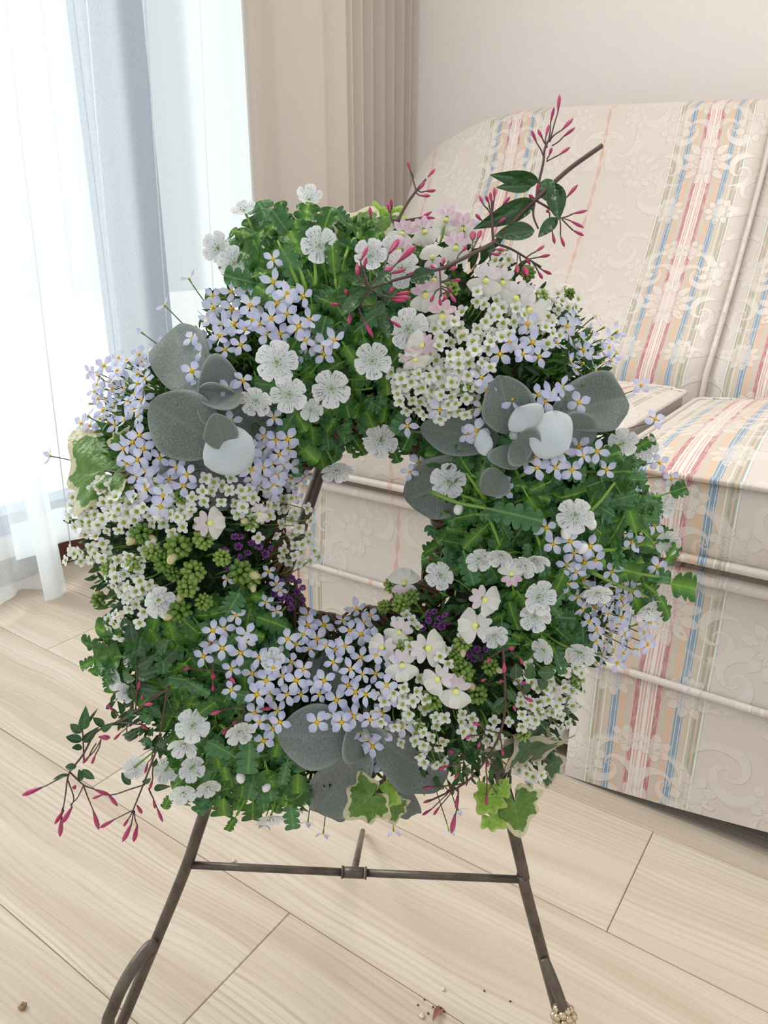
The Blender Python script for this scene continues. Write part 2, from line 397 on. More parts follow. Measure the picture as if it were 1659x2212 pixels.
def mk_jbud():
    t = NT('pink_jasmine_bud'); c = t.coord(); x = t.xyz(c)
    col = t.ramp(x[0], [(0, (.10, .02, .03)), (.25, (.30, .02, .07)), (.55, (.42, .03, .12)), (.8, (.34, .02, .075)), (1., (.25, .02, .06))])
    col = t.mix(t.mul(t.rand(), .40), col, (.62, .13, .29))
    t.pbr(col, .4, spec=.4); return t.m
M['jbud'] = mk_jbud()
M['purple'] = plain('purple_floret', (.20, .06, .25), .6, var=.5)
def mk_ivy(name, green, edge, lim):
    t = NT(name); c = t.coord(); at = t.n('ShaderNodeAttribute'); at.attribute_name = 'edge'
    n = t.noise(c, 4.5, 3, .6)
    e = t.math('MULTIPLY_ADD', t.sub(n, .5), .75, at.outputs['Fac'])
    n2 = t.noise(c, 9, 2)
    g = t.mix(t.mul(t.ms(n2, .35, .65), .7), green, tuple(min(1, k*1.6) for k in green))
    col = t.mix(t.ms(e, lim, lim+.04), g, edge)
    x = t.xyz(c); th = t.math('ABSOLUTE', t.math('SINE', t.mul(t.math('ARCTAN2', x[1], x[0]), 3.6)))
    rr = t.math('SQRT', t.add(t.mul(x[0], x[0]), t.mul(x[1], x[1])))
    v = t.math('SUBTRACT', 1.0, t.math('MULTIPLY', t.mul(th, rr), 22.0), clamp=True)
    col = t.mix(t.mul(v, .5), col, tuple(min(1, k*1.6+.10) for k in green))
    t.pbr(col, .45, 0, t.bump(n, .15, .05)).translucent(col, .3); return t.m
M['ivy'] = mk_ivy('variegated_ivy_leaf', (.10, .20, .035), (.68, .64, .42), .80)
M['ivy_l'] = mk_ivy('lime_ivy_leaf', (.22, .38, .05), (.42, .55, .14), .75)
M['ivy_d'] = mk_ivy('dark_ivy_leaf', (.07, .13, .06), (.55, .50, .36), .75)
M['soil'] = plain('dry_soil', (.10, .045, .02), .9)
M['dry'] = plain('dry_red_leaf', (.26, .11, .06), .7)
M['crumbb'] = plain('tan_crumb', (.30, .19, .10), .9, var=.5)
M['crumbw'] = plain('pale_crumb', (.70, .62, .50), .8)

M['floor_gap'] = plain('dark_joint_wood', (.30, .22, .16), .8)  # darker wood of the floor base, showing in the plank joints
# ------------------------------------------------------------------ the room
XW, YB, ZC, XR, YF = -1.65, 2.27, 2.4, 1.6, -0.9
fl_root = MB().box(XW, XR, YF, YB, -.06, -.012).build('floor', M['floor_gap'], smooth=False); tag(fl_root, kind='structure')
def plank(x0, x1, y0, y1):
    g = .00035; x0 += g; x1 -= g; y0 += g; y1 -= g; b = .0010; z = 0.0
    V = [(x0, y0, -.012), (x1, y0, -.012), (x1, y1, -.012), (x0, y1, -.012), (x0, y0, z-b), (x1, y0, z-b), (x1, y1, z-b), (x0, y1, z-b),
         (x0+b, y0+b, z), (x1-b, y0+b, z), (x1-b, y1-b, z), (x0+b, y1-b, z)]
    Fc = [(0, 1, 5, 4), (1, 2, 6, 5), (2, 3, 7, 6), (3, 0, 4, 7), (4, 5, 9, 8), (5, 6, 10, 9), (6, 7, 11, 10), (7, 4, 8, 11), (8, 9, 10, 11)]
    obj('plank', V, Fc, M['wood'], fl_root, smooth=False)
rowj = {0: [-1.15, .1], 1: [-.6, .66], 2: [-1.3, -.08, .9], 3: [-1.05, .22], 4: [-.475, .75], 5: [-.86, .42], 6: [-1.28, -.154, .98], 7: [-.62, .55], 8: [-1.05, .2], 9: [-.35, .8], 10: [-1.2, 0], 11: [-.6, .6], 12: [-1., .3], 13: [-.3, .9], 14: [-1.1, .2], 15: [-.5, .7], 16: [-1, .1], 17: [-.7, .5]}
y = .30-.19*4
k = 0
ye = [y+.19*i for i in range(16)]
for i in range(len(ye)-1):
    y0, y1 = ye[i], min(ye[i+1], YB)
    if y0 >= YB: break
    xs = [XW] + rowj.get(i, [-.5]) + [XR]
    for a, b in zip(xs[:-1], xs[1:]): plank(a, b, y0, y1)
def struct(name, mb, m, parent=None, **k):
    o = mb.build(name, m, parent, smooth=False, **k)
    if parent is None: tag(o, kind='structure')
    return o
struct('wall_back', MB().box(XW-.15, XR, YB, YB+.12, -.06, ZC), M['wall'])
WY0, WY1, WZ0, WZ1 = -.7, 1.98, .10, 2.05
w = MB(); w.box(XW-.15, XW, WY1, YB, -.06, ZC); w.box(XW-.15, XW, YF, WY0, -.06, ZC); w.box(XW-.15, XW, WY0, WY1, WZ1, ZC); w.box(XW-.15, XW, WY0, WY1, -.06, WZ0)
struct('wall_left', w, M['wall_w'])
struct('ceiling', MB().box(XW-.15, XR, YF, YB+.12, ZC, ZC+.08), M['wall_w'])
struct('baseboard_left', MB().box(XW, XW+.02, YF, YB, 0, .055), M['brown'])
win = bpy.data.objects.new('window_1', None); link(win, None, (XW-.06, .5, WZ0)); tag(win, kind='structure')
fr = MB(); fx0, fx1 = XW-.10, XW-.03
fr.box(fx0, fx1, WY0, WY1, WZ0, WZ0+.05); fr.box(fx0, fx1, WY0, WY1, WZ1-.05, WZ1); fr.box(fx0, fx1, WY0, WY0+.05, WZ0, WZ1); fr.box(fx0, fx1, WY1-.05, WY1, WZ0, WZ1)
fr.build('window_frame', M['alu'], win, smooth=False)
MB().box(fx0+.005, fx1-.01, 1.235, 1.41, WZ0+.05, WZ1-.05).build('meeting_stile', M['alu'], win, smooth=False)
MB().box(fx0+.03, fx0+.036, WY0+.05, 1.235, WZ0+.05, WZ1-.05).build('window_pane', M['glass'], win, smooth=False)
MB().box(fx0+.05, fx0+.056, 1.41, WY1-.05, WZ0+.05, WZ1-.05).build('window_pane', M['glass'], win, smooth=False)
struct('terrace_ground', MB().box(-12, XW-.16, -10, 12, -.2, -.08), M['wall_w'])

# ------------------------------------------------------------------ curtains
def cloth(name, path, z0, z1, mat, nz=10, sway=None, parent=None, thick=None):
    V, Fc = [], []
    for j in range(nz+1):
        t = j/nz
        for i, (x, y) in enumerate(path):
            dx, dy = sway(i/(len(path)-1), 1-t) if sway else (0, 0)
            zz = (z0(i/(len(path)-1)) if callable(z0) else z0)
            V.append((x+dx, y+dy, zz+(z1-zz)*t))
    n = len(path)
    Fc = [(j*n+i, j*n+i+1, (j+1)*n+i+1, (j+1)*n+i) for j in range(nz) for i in range(n-1)]
    return obj(name, V, Fc, mat, parent)
def folds(y0, y1, x, amp, wl, n=160, seed=1, sharp=1.0):
    r = random.Random(seed); out = []; ph = r.random()*6
    for i in range(n+1):
        t = i/n; y = y0+(y1-y0)*t
        w = math.sin(2*PI*(y-y0)/wl + ph + 1.3*math.sin(3.1*y+seed)) ; w2 = math.sin(2*PI*(y-y0)/(wl*.43)+seed)
        out.append((x+amp*(w+.35*w2), y))
    return out
c1 = empty('sheer_curtain', 'white sheer curtain panel across the window beside the beige drape', 'curtain', (-1.55, 1.25, .03), 'curtains at the window')
cl = cloth('cloth', folds(.79, 1.70, -1.575, .012, .21, seed=3), lambda s: .078, 2.1, M['sheer'], parent=c1, sway=lambda s, d: (.006*d*math.sin(9*s), .012*d*math.sin(7*s+1)))
for yy in (.985, 1.06, 1.17, 1.33, 1.5):      # seams where the cloth is doubled
    x = -1.575
    for (px, py) in folds(.79, 1.70, -1.575, .012, .21, seed=3):
        if py >= yy: x = px; break
    MB().tube([(x+.003, yy-.05, .056), (x+.004, yy-.02, 1.0), (x+.003, yy+.03, 2.1)], .0016, 4).build('seam', M['sheer2'], c1)
hb = cloth('bottom_hem', [(a+.002, b) for a, b in folds(.79, 1.70, -1.575, .012, .21, seed=3)], lambda s: .078, .165, M['sheer2'], nz=2, parent=c1, sway=lambda s, d: (.006*math.sin(9*s), .012*math.sin(7*s+1)))
c2 = empty('sheer_curtain', 'white sheer curtain panel hanging to the floor at the outer edge of the window', 'curtain', (-1.5, .4, .01), 'curtains at the window')
def p2sway(s, d): return (.02*d*math.sin(11*s), .06*d*s + .0*d)
cloth('cloth', folds(-.45, .78, -1.488, .018, .13, seed=5), lambda s: .004+.028*abs(math.sin(9*s)), 2.1, M['sheer'], parent=c2, sway=p2sway)
cloth('side_hem', [(-1.485+.010*math.sin(i*.9), .745+.012*i) for i in range(6)], .003, 2.1, M['sheer2'], parent=c2, sway=lambda s, d: (.01*d, .055*d))
for z, nm in ((2.12, 'curtain_rail'), ):
    tag(MB().tube([(-1.52, YF+.1, z), (-1.52, YB-.02, z)], .012, 8).build(nm, M['alu']), 'metal curtain rail above the window', 'curtain rail', kind='structure')
# beige drape : profile points (y, x)
dp = [(1.56, -1.50), (1.525, -1.47), (1.50, -1.44), (1.51, -1.42), (1.555, -1.415), (1.60, -1.425), (1.66, -1.427), (1.71, -1.415), (1.74, -1.40), (1.752, -1.405), (1.745, -1.43), (1.755, -1.45), (1.79, -1.435), (1.83, -1.418), (1.865, -1.415)]
yy = 1.885
for wl, am in [(.042, .012), (.05, .015), (.055, .014), (.06, .017), (.055, .014), (.05, .016), (.04, .014), (.035, .012)]:
    dp.append((yy, -1.452-am*.6)); dp.append((yy+wl*.35, -1.44)); dp.append((yy+wl*.62, -1.44+am)); yy += wl
dpath = [(p.y, p.x) for p in smooth_path([Vector((a, b, 0)) for a, b in dp], 5)]
c3 = empty('beige_drape', 'heavy beige pleated drape gathered in the corner beside the window', 'curtain', (-1.45, 1.9, .02), 'curtains at the window')
cloth('cloth', dpath, .012, 2.1, M['drape'], parent=c3, nz=8, sway=lambda s, d: (.0, .012*d*math.sin(5*s)))

# ------------------------------------------------------------------ the sofa
XS = -.30
sofa = empty('sofa', 'cream damask sofa with blue and red floral stripes, standing against the back wall', 'sofa', (-.4, 1.45, 0))
REF_L, REF_R = -.41, -.195
def topz(X):
    pts = [(-1.22, .80), (-1.19, .87), (-1.17, .91), (-1.13, .965), (-1.09, 1.0), (-1.03, 1.03), (-.97, 1.048), (-.9, 1.058), (-.8, 1.062), (-.6, 1.052), (-.3, 1.035), (0, 1.02), (.3, 1.0), (.62, .97), (.7, .96)]
    for i in range(1, len(pts)-2):
        (a, za), (b, zb) = pts[i], pts[i+1]
        if X <= b:
            t = max(0, (X-a)/(b-a)); ma = (zb-pts[i-1][1])/(b-pts[i-1][0])*(b-a); mb_ = (pts[i+2][1]-za)/(pts[i+2][0]-a)*(b-a)
            return (2*t**3-3*t*t+1)*za+(t**3-2*t*t+t)*ma+(-2*t**3+3*t*t)*zb+(t**3-t*t)*mb_
    return pts[-1][1]
def back_panel(x0, x1, ref):
    prof = [(1.47, .36), (1.49, .45), (1.505, .52)]
    for i in range(1, 9): t = i/8; prof.append((1.505+(1.765-1.505)*t+.012*math.sin(PI*t), .52+(.90-.52)*t))
    for i in range(1, 11):
        a = math.radians(145-235*i/10); prof.append((1.865+.112*math.cos(a), .93+.11*math.sin(a)))
    prof += [(1.99, .7), (2.01, .4), (2.01, .06)]
    N = 64; V, uv = [], []
    arc = [0]
    for a, b in zip(prof[:-1], prof[1:]): arc.append(arc[-1]+math.hypot(b[0]-a[0], b[1]-a[1]))
    for i in range(N+1):
        X = x0+(x1-x0)*i/N; s = (topz(X)-.5)/(1.04-.5); e = min(X-x0, x1-X); dip = .018*math.exp(-e/.018) + .010*math.exp(-e/.06)
        for (yy, zz), al in zip(prof, arc):
            z = .5+(zz-.5)*s if zz > .5 else zz
            V.append((X, yy+dip, z)); uv.append((X-ref, al))
    m = len(prof)
    Fc = [(i*m+j, (i+1)*m+j, (i+1)*m+j+1, i*m+j+1) for i in range(N) for j in range(m-1)]
    Fc += [tuple(range(m)), tuple(N*m+j for j in range(m))[::-1]]
    o = obj('back_panel', V, Fc, M['fabric'], sofa, uv)
    return prof
prof = back_panel(-1.19, XS, REF_L); back_panel(XS, .62, REF_R)
s_ = (topz(XS)-.5)/.54
sp = [(XS, y+.012, .5+(z-.5)*s_ if z > .5 else z) for y, z in prof[:-3]]
MB().tube(sp, .0055, 8).build('seam_piping', M['fabric'], sofa, uv=True)
def front(name, x0, x1, prof, ref, bottom=None, nx=30, nm='front_rail'):
    V, uv = [], []
    for i in range(nx+1):
        X = x0+(x1-x0)*i/nx
        for j, (y, z) in enumerate(prof):
            zz = z
            if bottom and j == 0: zz = bottom(X)
            V.append((X, y, zz)); uv.append((X-ref, zz+.02))
    m = len(prof)
    Fc = [(i*m+j, (i+1)*m+j, (i+1)*m+j+1, i*m+j+1) for i in range(nx) for j in range(m-1)]
    Fc += [tuple(range(m)), tuple(nx*m+j for j in range(m))[::-1]]
    return obj(nm, V, Fc, M['fabric'], sofa, uv)
XE = .62
def arch(X): return .001 + .036*max(0, min(1, (X+.30)/.28))**1.3
for x0, x1, yy, ref, bt in ((XS+.003, XE, .912, REF_R, arch), (-1.03, XS-.003, .945, REF_L, lambda X: .03)):
    front('rail', x0, x1, [(yy+.004, .205), (yy+.010, .23), (yy+.016, .28), (yy+.018, .33), (yy+.024, .362), (yy+.08, .365), (yy+.5, .365)], ref)
    front('skirt', x0, x1, [(yy-.002, .01), (yy-.001, .06), (yy, .12), (yy+.001, .18), (yy+.002, .205), (yy+.03, .206)], ref, bt, nm='skirt')
    MB().tube([(x0+(x1-x0)*i/30, yy-.003, .206) for i in range(31)], .0052, 8).build('rail_piping', M['fabric'], sofa, uv=True)
    ob = MB(); ob.tube([(x0+(x1-x0)*i/30, yy+.006, .361) for i in range(31)], .009, 8); ob.uv = [(v.x-ref, v.z) for v in ob.V]; ob.build('deck_piping', M['fabric'], sofa, uv=True)
def arm(sg, xc):
    ys = [.935, .943, .96, 1.0, 1.06, 1.10, 1.14, 1.19, 1.26, 1.4, 1.6, 1.8, 2.0]
    V, uv = [], []
    for k, yy in enumerate(ys):
        t = max(0, min(1, (yy-1.04)/.16)); t = t*t*(3-2*t); zc = .445+.17*t; R = .105+.008*t
        s = .93 if k == 0 else (.98 if k == 1 else 1)
        P = [(xc+sg*.115, .03), (xc+sg*.09, .2), (xc+sg*.085, zc-.11)]
        for i in range(0, 15):
            a = math.radians(-40+(260)*i/14); P.append((xc+sg*.005+sg*R*math.cos(a), zc+R*math.sin(a)))
        P += [(xc-sg*.085, zc-.14), (xc-sg*.085, .05)]
        for j, (x, z) in enumerate(P):
            V.append((xc+(x-xc)*s, yy, .35+(z-.35)*(1+(s-1)*.3))); uv.append((yy+.1, j*.03))
    m = len(P)
    Fc = [(i*m+j, i*m+j+1, (i+1)*m+j+1, (i+1)*m+j) for i in range(len(ys)-1) for j in range(m-1)] + [tuple(range(m))[::-1], tuple((len(ys)-1)*m+j for j in range(m))]
    obj('armrest', V, Fc, M['fabric'], sofa, uv)
    pm = MB().tube([V[j]+Vector((0, -.004, 0)) if isinstance(V[j], Vector) else Vector(V[j]) for j in range(m)], .005, 6); pm.uv = [(.12, .1)]*len(pm.V); pm.build('armrest_piping', M['fabric'], sofa, uv=True)
arm(-1, -1.125); arm(1, .73)
MB().box(-1.0, .6, .99, 1.98, .045, .2).build('base_board', M['under'], sofa, smooth=False)
for fx, fy in ((-1.15, 1.0), (-1.15, 1.93), (.70, 1.0), (.70, 1.93)):
    MB().box(fx-.025, fx+.025, fy-.025, fy+.025, 0, .06).build('foot', M['brown'], sofa, smooth=False)

def cushion(label, x0, x1, y0, y1, z0, z1, crown, ref):
    NX, NY = 28, 20; R = .022; V, uv, Fc = [], [], []
    def rc(x, y):               # rounded-corner plan
        return x, y
    def ring(z, ins): return ins, z
    rows = []
    def top(x, y):
        a = (2*(x-x0)/(x1-x0)-1); b = (2*(y-y0)/(y1-y0)-1)
        return z1 + crown*((1-abs(a)**3.2)*(1-abs(b)**3.0))
    for j in range(NY+1):
        for i in range(NX+1):
            # denser near the edges
            a = -math.cos(PI*i/NX); b = -math.cos(PI*j/NY); x = (x0+x1)/2+a*(x1-x0)/2; y = (y0+y1)/2+b*(y1-y0)/2
            # soften plan corners
            k = max(0, abs(a)-.86)/.14; l = max(0, abs(b)-.86)/.14; c = R*(k*l)**2
            V.append((x-math.copysign(c, a), y-math.copysign(c, b), top(x, y))); uv.append((x-ref, y-y0+.47))
    W = NX+1
    Fc = [(j*W+i, j*W+i+1, (j+1)*W+i+1, (j+1)*W+i) for j in range(NY) for i in range(NX)]
    loop = [i for i in range(W)] + [j*W+NX for j in range(1, NY+1)] + [NY*W+i for i in range(NX-1, -1, -1)] + [j*W for j in range(NY-1, 0, -1)]
    base = len(V); L = len(loop); prev = loop; cx, cy = (x0+x1)/2, (y0+y1)/2
    for q in range(1, 5):
        t = q/4; cur = []
        for idx in loop:
            vx, vy, vz = V[idx]; bul = .007*math.sin(PI*t)
            nx_ = 1 if vx > x1-.001 else (-1 if vx < x0+.001 else 0); ny_ = 1 if vy > y1-.001 else (-1 if vy < y0+.001 else 0)
            V.append((vx+nx_*bul, vy+ny_*bul, z1+(z0-z1)*t)); cur.append(len(V)-1)
            uv.append((vx-ref, .47-(z1-z0)*t) if ny_ else (vx-ref+vy-y0, .47-(z1-z0)*t))
        Fc += [(prev[(m+1) % L], prev[m], cur[m], cur[(m+1) % L]) for m in range(L)]; prev = cur
    Fc.append(tuple(prev[::-1]))
    o = obj('seat_cushion', V, Fc, M['fabric'], None, uv)
    tag(o, label, 'cushion', 'seat cushions of the striped sofa')
    for z, r in ((z1, .0042), (z0+.003, .0062)):
        pts = [Vector((V[i][0], V[i][1], z)) for i in loop]; c = Vector((cx, cy, z))
        pts = [p+Vector((.004 if p.x > x1-.03 else (-.004 if p.x < x0+.03 else 0), .004 if p.y > y1-.03 else (-.004 if p.y < y0+.03 else 0), 0)) for p in pts]
        mb = MB().tube(pts+[pts[0]], r, 7, cap=False); mb.uv = [(v.x-ref, v.y-y0+.47) for v in mb.V]
        mb.build('piping', M['fabric'], o, uv=True)
    return o
cushion('striped seat cushion at the open right side of the sofa, plumper and nearer', XS+.014, .60, .912, 1.445, .384, .490, .052, REF_R)
cushion('seat cushion between the curtain-side arm and the other cushion, mostly behind the wreath', -1.00, XS-.014, .945, 1.445, .384, .500, .026, REF_L)

# ------------------------------------------------------------------ easel stand
D2 = Vector((-math.sin(YAW), math.cos(YAW), 0))            # horizontal view direction
def EP(x, d, z): return RT*x + D2*d + Vector((0, 0, z))
LEAN = math.radians(11.0)
NL = (-D2*math.cos(LEAN) + Vector((0, 0, math.sin(LEAN)))).normalized()     # faces the viewer, tilted back
LP0 = EP(0, .515, 0)
def on_leg(x, y, off=0.0): return on_plane(x, y, LP0+NL*off, NL)
st = empty('easel_stand', 'low bronze rod A-frame easel standing on the floor, holding up the wreath', 'easel', EP(-.03, .52, 0))
def Z0(a, b):      # extend a->b down to the floor
    t = (a.z-.004)/(a.z-b.z); return a+(b-a)*t
lt = on_leg(809, 600); l1 = on_leg(700, 990); l2 = on_leg(445, 1745); l3 = on_leg(404, 1868); l4 = on_leg(338, 2030); l5 = on_leg(262, 2212)
lf = Z0(l4, l5); MB().tube(smooth_path([lt, l1, l2, l3, l4, lf], 5), .0056, 10).build('leg', M['iron'], st)
r1 = on_leg(912, 1000); r2 = on_leg(1115, 1820); r3 = on_leg(1130, 1900); r4 = on_leg(1172, 2060); r5 = on_leg(1200, 2165)
rf = Z0(r4, r5); MB().tube(smooth_path([lt, r1, r2, r3, r4, rf], 5), .0056, 10).build('leg', M['iron'], st)
MB().tube([l3, on_leg(738, 1884)], .0036, 8).build('cross_bar', M['iron'], st)
MB().tube([on_leg(790, 1885.5), r3], .0036, 8).build('cross_bar', M['iron'], st)
ca, cb = on_leg(742, 1884), on_leg(787, 1886)
sl = MB().tube([ca, cb], .0052, 12)
for q in (on_leg(739.5, 1884), on_leg(790, 1886)):
    ax = (cb-ca).normalized(); sl.tube([q-ax*.001, q+ax*.001], .0058, 12)
sl.build('sleeve', M['iron'], st)
cm = (ca+cb)/2; back = EP((cm.dot(RT)), .80, .004)
MB().tube([cm, cm.lerp(back, .5), back], .0034, 8).build('back_strut', M['iron'], st)
MB().sphere(lt+Vector((0, 0, .004)), .011, 12, 8).build('finial', M['iron'], st)
# curled front feet
A = l4+NL*.002
cl_pts = [A+NL*.004, on_leg(318, 2050, .012), on_leg(288, 2090, .022), on_leg(262, 2135, .030), on_leg(243, 2180, .034), on_leg(233, 2212, .034)]
e = cl_pts[-1]; cl_pts += [Vector((e.x, e.y, 0)) + NL*.0 + (e-cl_pts[-2]).normalized()*0 + Vector((0, 0, .02)), Vector((e.x, e.y, .0065))]
MB().tube(smooth_path(cl_pts, 5), .0060, 10).build('scroll_foot', M['iron'], st)
B = on_leg(1175, 2072, .004)
rp = [B, on_leg(1187, 2100, .012), on_leg(1201, 2135, .018), on_leg(1214, 2172, .022), on_leg(1218, 2196, .022)]
e = rp[-1]; rp2 = rp + [Vector((e.x, e.y, e.z*.5)), Vector((e.x, e.y, .0065))]
MB().tube(smooth_path(rp2, 5), .0052, 10).build('scroll_foot', M['iron'], st)
bl = MB()
for i in range(26):
    ph = math.acos(1-2*(i+.5)/26); th = 2.4*i
    bl.sphere(rp[-1]+Vector((math.sin(ph)*math.cos(th), math.sin(ph)*math.sin(th), math.cos(ph)))*.0092, .0042, 9, 6)
tag(bl.build('bead_ball', M['gold'], st), 'pale gold beaded ball on the foot')

# ------------------------------------------------------------------ the wreath : placement on a ring
WOFF = .050                                                # mid plane of the ring, in front of the legs
CW = (785., 1125.)
OUT = [(470, 640), (560, 480), (700, 470), (860, 490), (1000, 490), (1120, 570), (1215, 650), (1280, 730), (1310, 800), (1330, 900), (1370, 980), (1400, 1080), (1400, 1180), (1380, 1290), (1310, 1400), (1250, 1500), (1210, 1610), (1110, 1680), (980, 1700), (800, 1710), (650, 1730), (480, 1710), (350, 1660), (260, 1560), (225, 1440), (235, 1330), (190, 1230), (175, 1120), (210, 1000), (230, 890), (300, 800), (400, 730)]
INN = [(730, 950), (800, 925), (880, 960), (945, 1010), (950, 1100), (945, 1180), (915, 1250), (850, 1310), (760, 1335), (680, 1340), (630, 1290), (612, 1200), (600, 1110), (630, 1030), (680, 980)]
def radf(poly):
    tab = sorted((math.atan2(y-CW[1], x-CW[0]), math.hypot(x-CW[0], y-CW[1])) for x, y in poly)
    tab = [(tab[-1][0]-2*PI, tab[-1][1])] + tab + [(tab[0][0]+2*PI, tab[0][1])]
    def f(a):
        for (a0, r0), (a1, r1) in zip(tab[:-1], tab[1:]):
            if a0 <= a <= a1: return r0+(r1-r0)*(a-a0)/max(1e-6, a1-a0)
        return tab[0][1]
    return f
ro, ri = radf(OUT), radf(INN)
def info(x, y):
    a = math.atan2(y-CW[1], x-CW[0]); r = math.hypot(x-CW[0], y-CW[1]); return a, (r-ri(a))/(ro(a)-ri(a))
VUP = (UP - NL*UP.dot(NL)).normalized(); VRT = VUP.cross(NL).normalized()
if VRT.dot(RT) < 0: VRT = -VRT
def surf(x, y, lift=0.0):
    a, t = info(x, y); s = 2*t-1; h = .062*math.sqrt(max(0, 1-s*s))
    if t > 1: h = -.012*min(3, (t-1)/.3)
    p = on_leg(x, y, WOFF+h+lift)
    s = max(-1., min(1., s)); rad = VRT*math.cos(a) - VUP*math.sin(a)
    n = (NL*math.sqrt(max(.04, 1-s*s)) + rad*s).normalized()
    return p, n
def tocam(p): return (CAM-p).normalized()
def S(px): return px*.000372
def inpoly(x, y, P):
    c = False; j = len(P)-1
    for i in range(len(P)):
        if (P[i][1] > y) != (P[j][1] > y) and x < (P[j][0]-P[i][0])*(y-P[i][1])/(P[j][1]-P[i][1])+P[i][0]: c = not c
        j = i
    return c
def scatter(P, n, dmin, rnd, avoid=()):
    xs = [p[0] for p in P]; ys = [p[1] for p in P]; out = []; tries = 0
    while len(out) < n and tries < n*60:
        tries += 1; x = rnd.uniform(min(xs), max(xs)); y = rnd.uniform(min(ys), max(ys))
        if not inpoly(x, y, P): continue
        d = dmin*(1 if tries < n*30 else .6)
        if any((x-a)**2+(y-b)**2 < d*d for a, b in out): continue
        if any((x-a)**2+(y-b)**2 < c*c for a, b, c in avoid): continue
        out.append((x, y))
    return out
def ell(cx, cy, rx, ry, rot=0, n=16):
    r = math.radians(rot)
    return [(cx+rx*math.cos(a)*math.cos(r)-ry*math.sin(a)*math.sin(r), cy+rx*math.cos(a)*math.sin(r)+ry*math.sin(a)*math.cos(r)) for a in [2*PI*k/n for k in range(n)]]
def rv(rnd, s=1.0): return Vector((rnd.uniform(-1, 1), rnd.uniform(-1, 1), rnd.uniform(-1, 1)))*s

# ---- prototypes (unit size, shared mesh data)
def leaf_grid(name, wf, mat, nu=20, nv=4, cup=.1, arch_=.1, wav=0.0, mats=None, edge=False, curl=0.0):
    V, Fc, ed = [], [], []
    for i in range(nu+1):
        u = i/nu; w = wf(u)
        for j in range(nv+1):
            v = -1+2*j/nv
            z = cup*abs(v)**1.5*w*2 - arch_*u*u + wav*math.sin(u*(9 if edge else 17)+v*2)*abs(v)*w + curl*(u**3)
            V.append((u, v*w, z)); ed.append(max(abs(v), u*.6))
    m = nv+1
    Fc = [(i*m+j, (i+1)*m+j, (i+1)*m+j+1, i*m+j+1) for i in range(nu) for j in range(nv)]
    me = mesh_from(name, V, Fc, mats or mat)
    if edge:
        at = me.attributes.new('edge', 'FLOAT', 'POINT')
        for k, e in enumerate(ed): at.data[k].value = e
    return me
def lobed(k, w0, stalk=.14):
    def f(u):
        if u < stalk: return .028
        t = (u-stalk)/(1-stalk); env = w0*(.50+.50*math.sin(PI*min(1, t*.60+.15)))
        if t > .985: return .004
        lob = abs(math.sin(PI*k*t))**.38
        return env*(.38+.62*lob)*(1 if t < .9 else math.sqrt(max(0, 1-((t-.9)/.1)**2))*.85+.1)
    return f
NLEAF = [leaf_grid('lobed_leaf_a', lobed(4, .25), M['nleaf'], 64, 4, .18, .18, .22),
         leaf_grid('lobed_leaf_b', lobed(4, .29), M['nleaf'], 56, 4, -.15, .30, .25),
         leaf_grid('lobed_leaf_c', lobed(5, .24), M['nleaf2'], 64, 4, .25, -.15, .2),
         leaf_grid('lobed_leaf_d', lobed(3, .36, .25), M['nleaf2'], 48, 4, -.3, .2, .2),
         leaf_grid('lobed_leaf_e', lobed(3, .34, .3), M['nleaf'], 48, 4, .25, .35, .25)]
def oval(w, p=.8, q=.75): return lambda u: max(.012, w*math.sin(PI*min(1, max(0, u))**p)**q) if u < .999 else .006
FELT = [leaf_grid('felt_leaf_flat', oval(.42, .95, .62), M['felt'], 20, 8, .14, .10, .12, edge=True),
        leaf_grid('felt_leaf_cupped', oval(.44, .9, .62), M['felt'], 20, 8, .5, .25, edge=True),
        leaf_grid('felt_leaf_pale', oval(.48, .9, .58), M['felt_w'], 20, 8, -.14, .22, .12, edge=True)]
for _m in FELT:      # give felt leaves thickness
    pass
def thicken(me, t):
    bm = bmesh.new(); bm.from_mesh(me); bmesh.ops.solidify(bm, geom=bm.faces[:], thickness=t); bm.to_mesh(me); bm.free()
    for p in me.polygons: p.use_smooth = True
for m_ in FELT: thicken(m_, .03)
JLEAF = [leaf_grid('jasmine_leaf_mesh', lambda u: max(.006, .19*math.sin(PI*u**.75)**.9) if u > .04 else .012, M['jleaf'], 12, 4, .25, .25), leaf_grid('jasmine_leaf_mesh2', lambda u: max(.006, .27*math.sin(PI*u**.85)**.8) if u > .04 else .012, M['jleaf'], 12, 4, .2, .1)]
SLEAF = leaf_grid('small_leaf_mesh', lambda u: max(.006, .16*math.sin(PI*u**1.3)**.8), M['dleaf'], 6, 2, .3, .3)
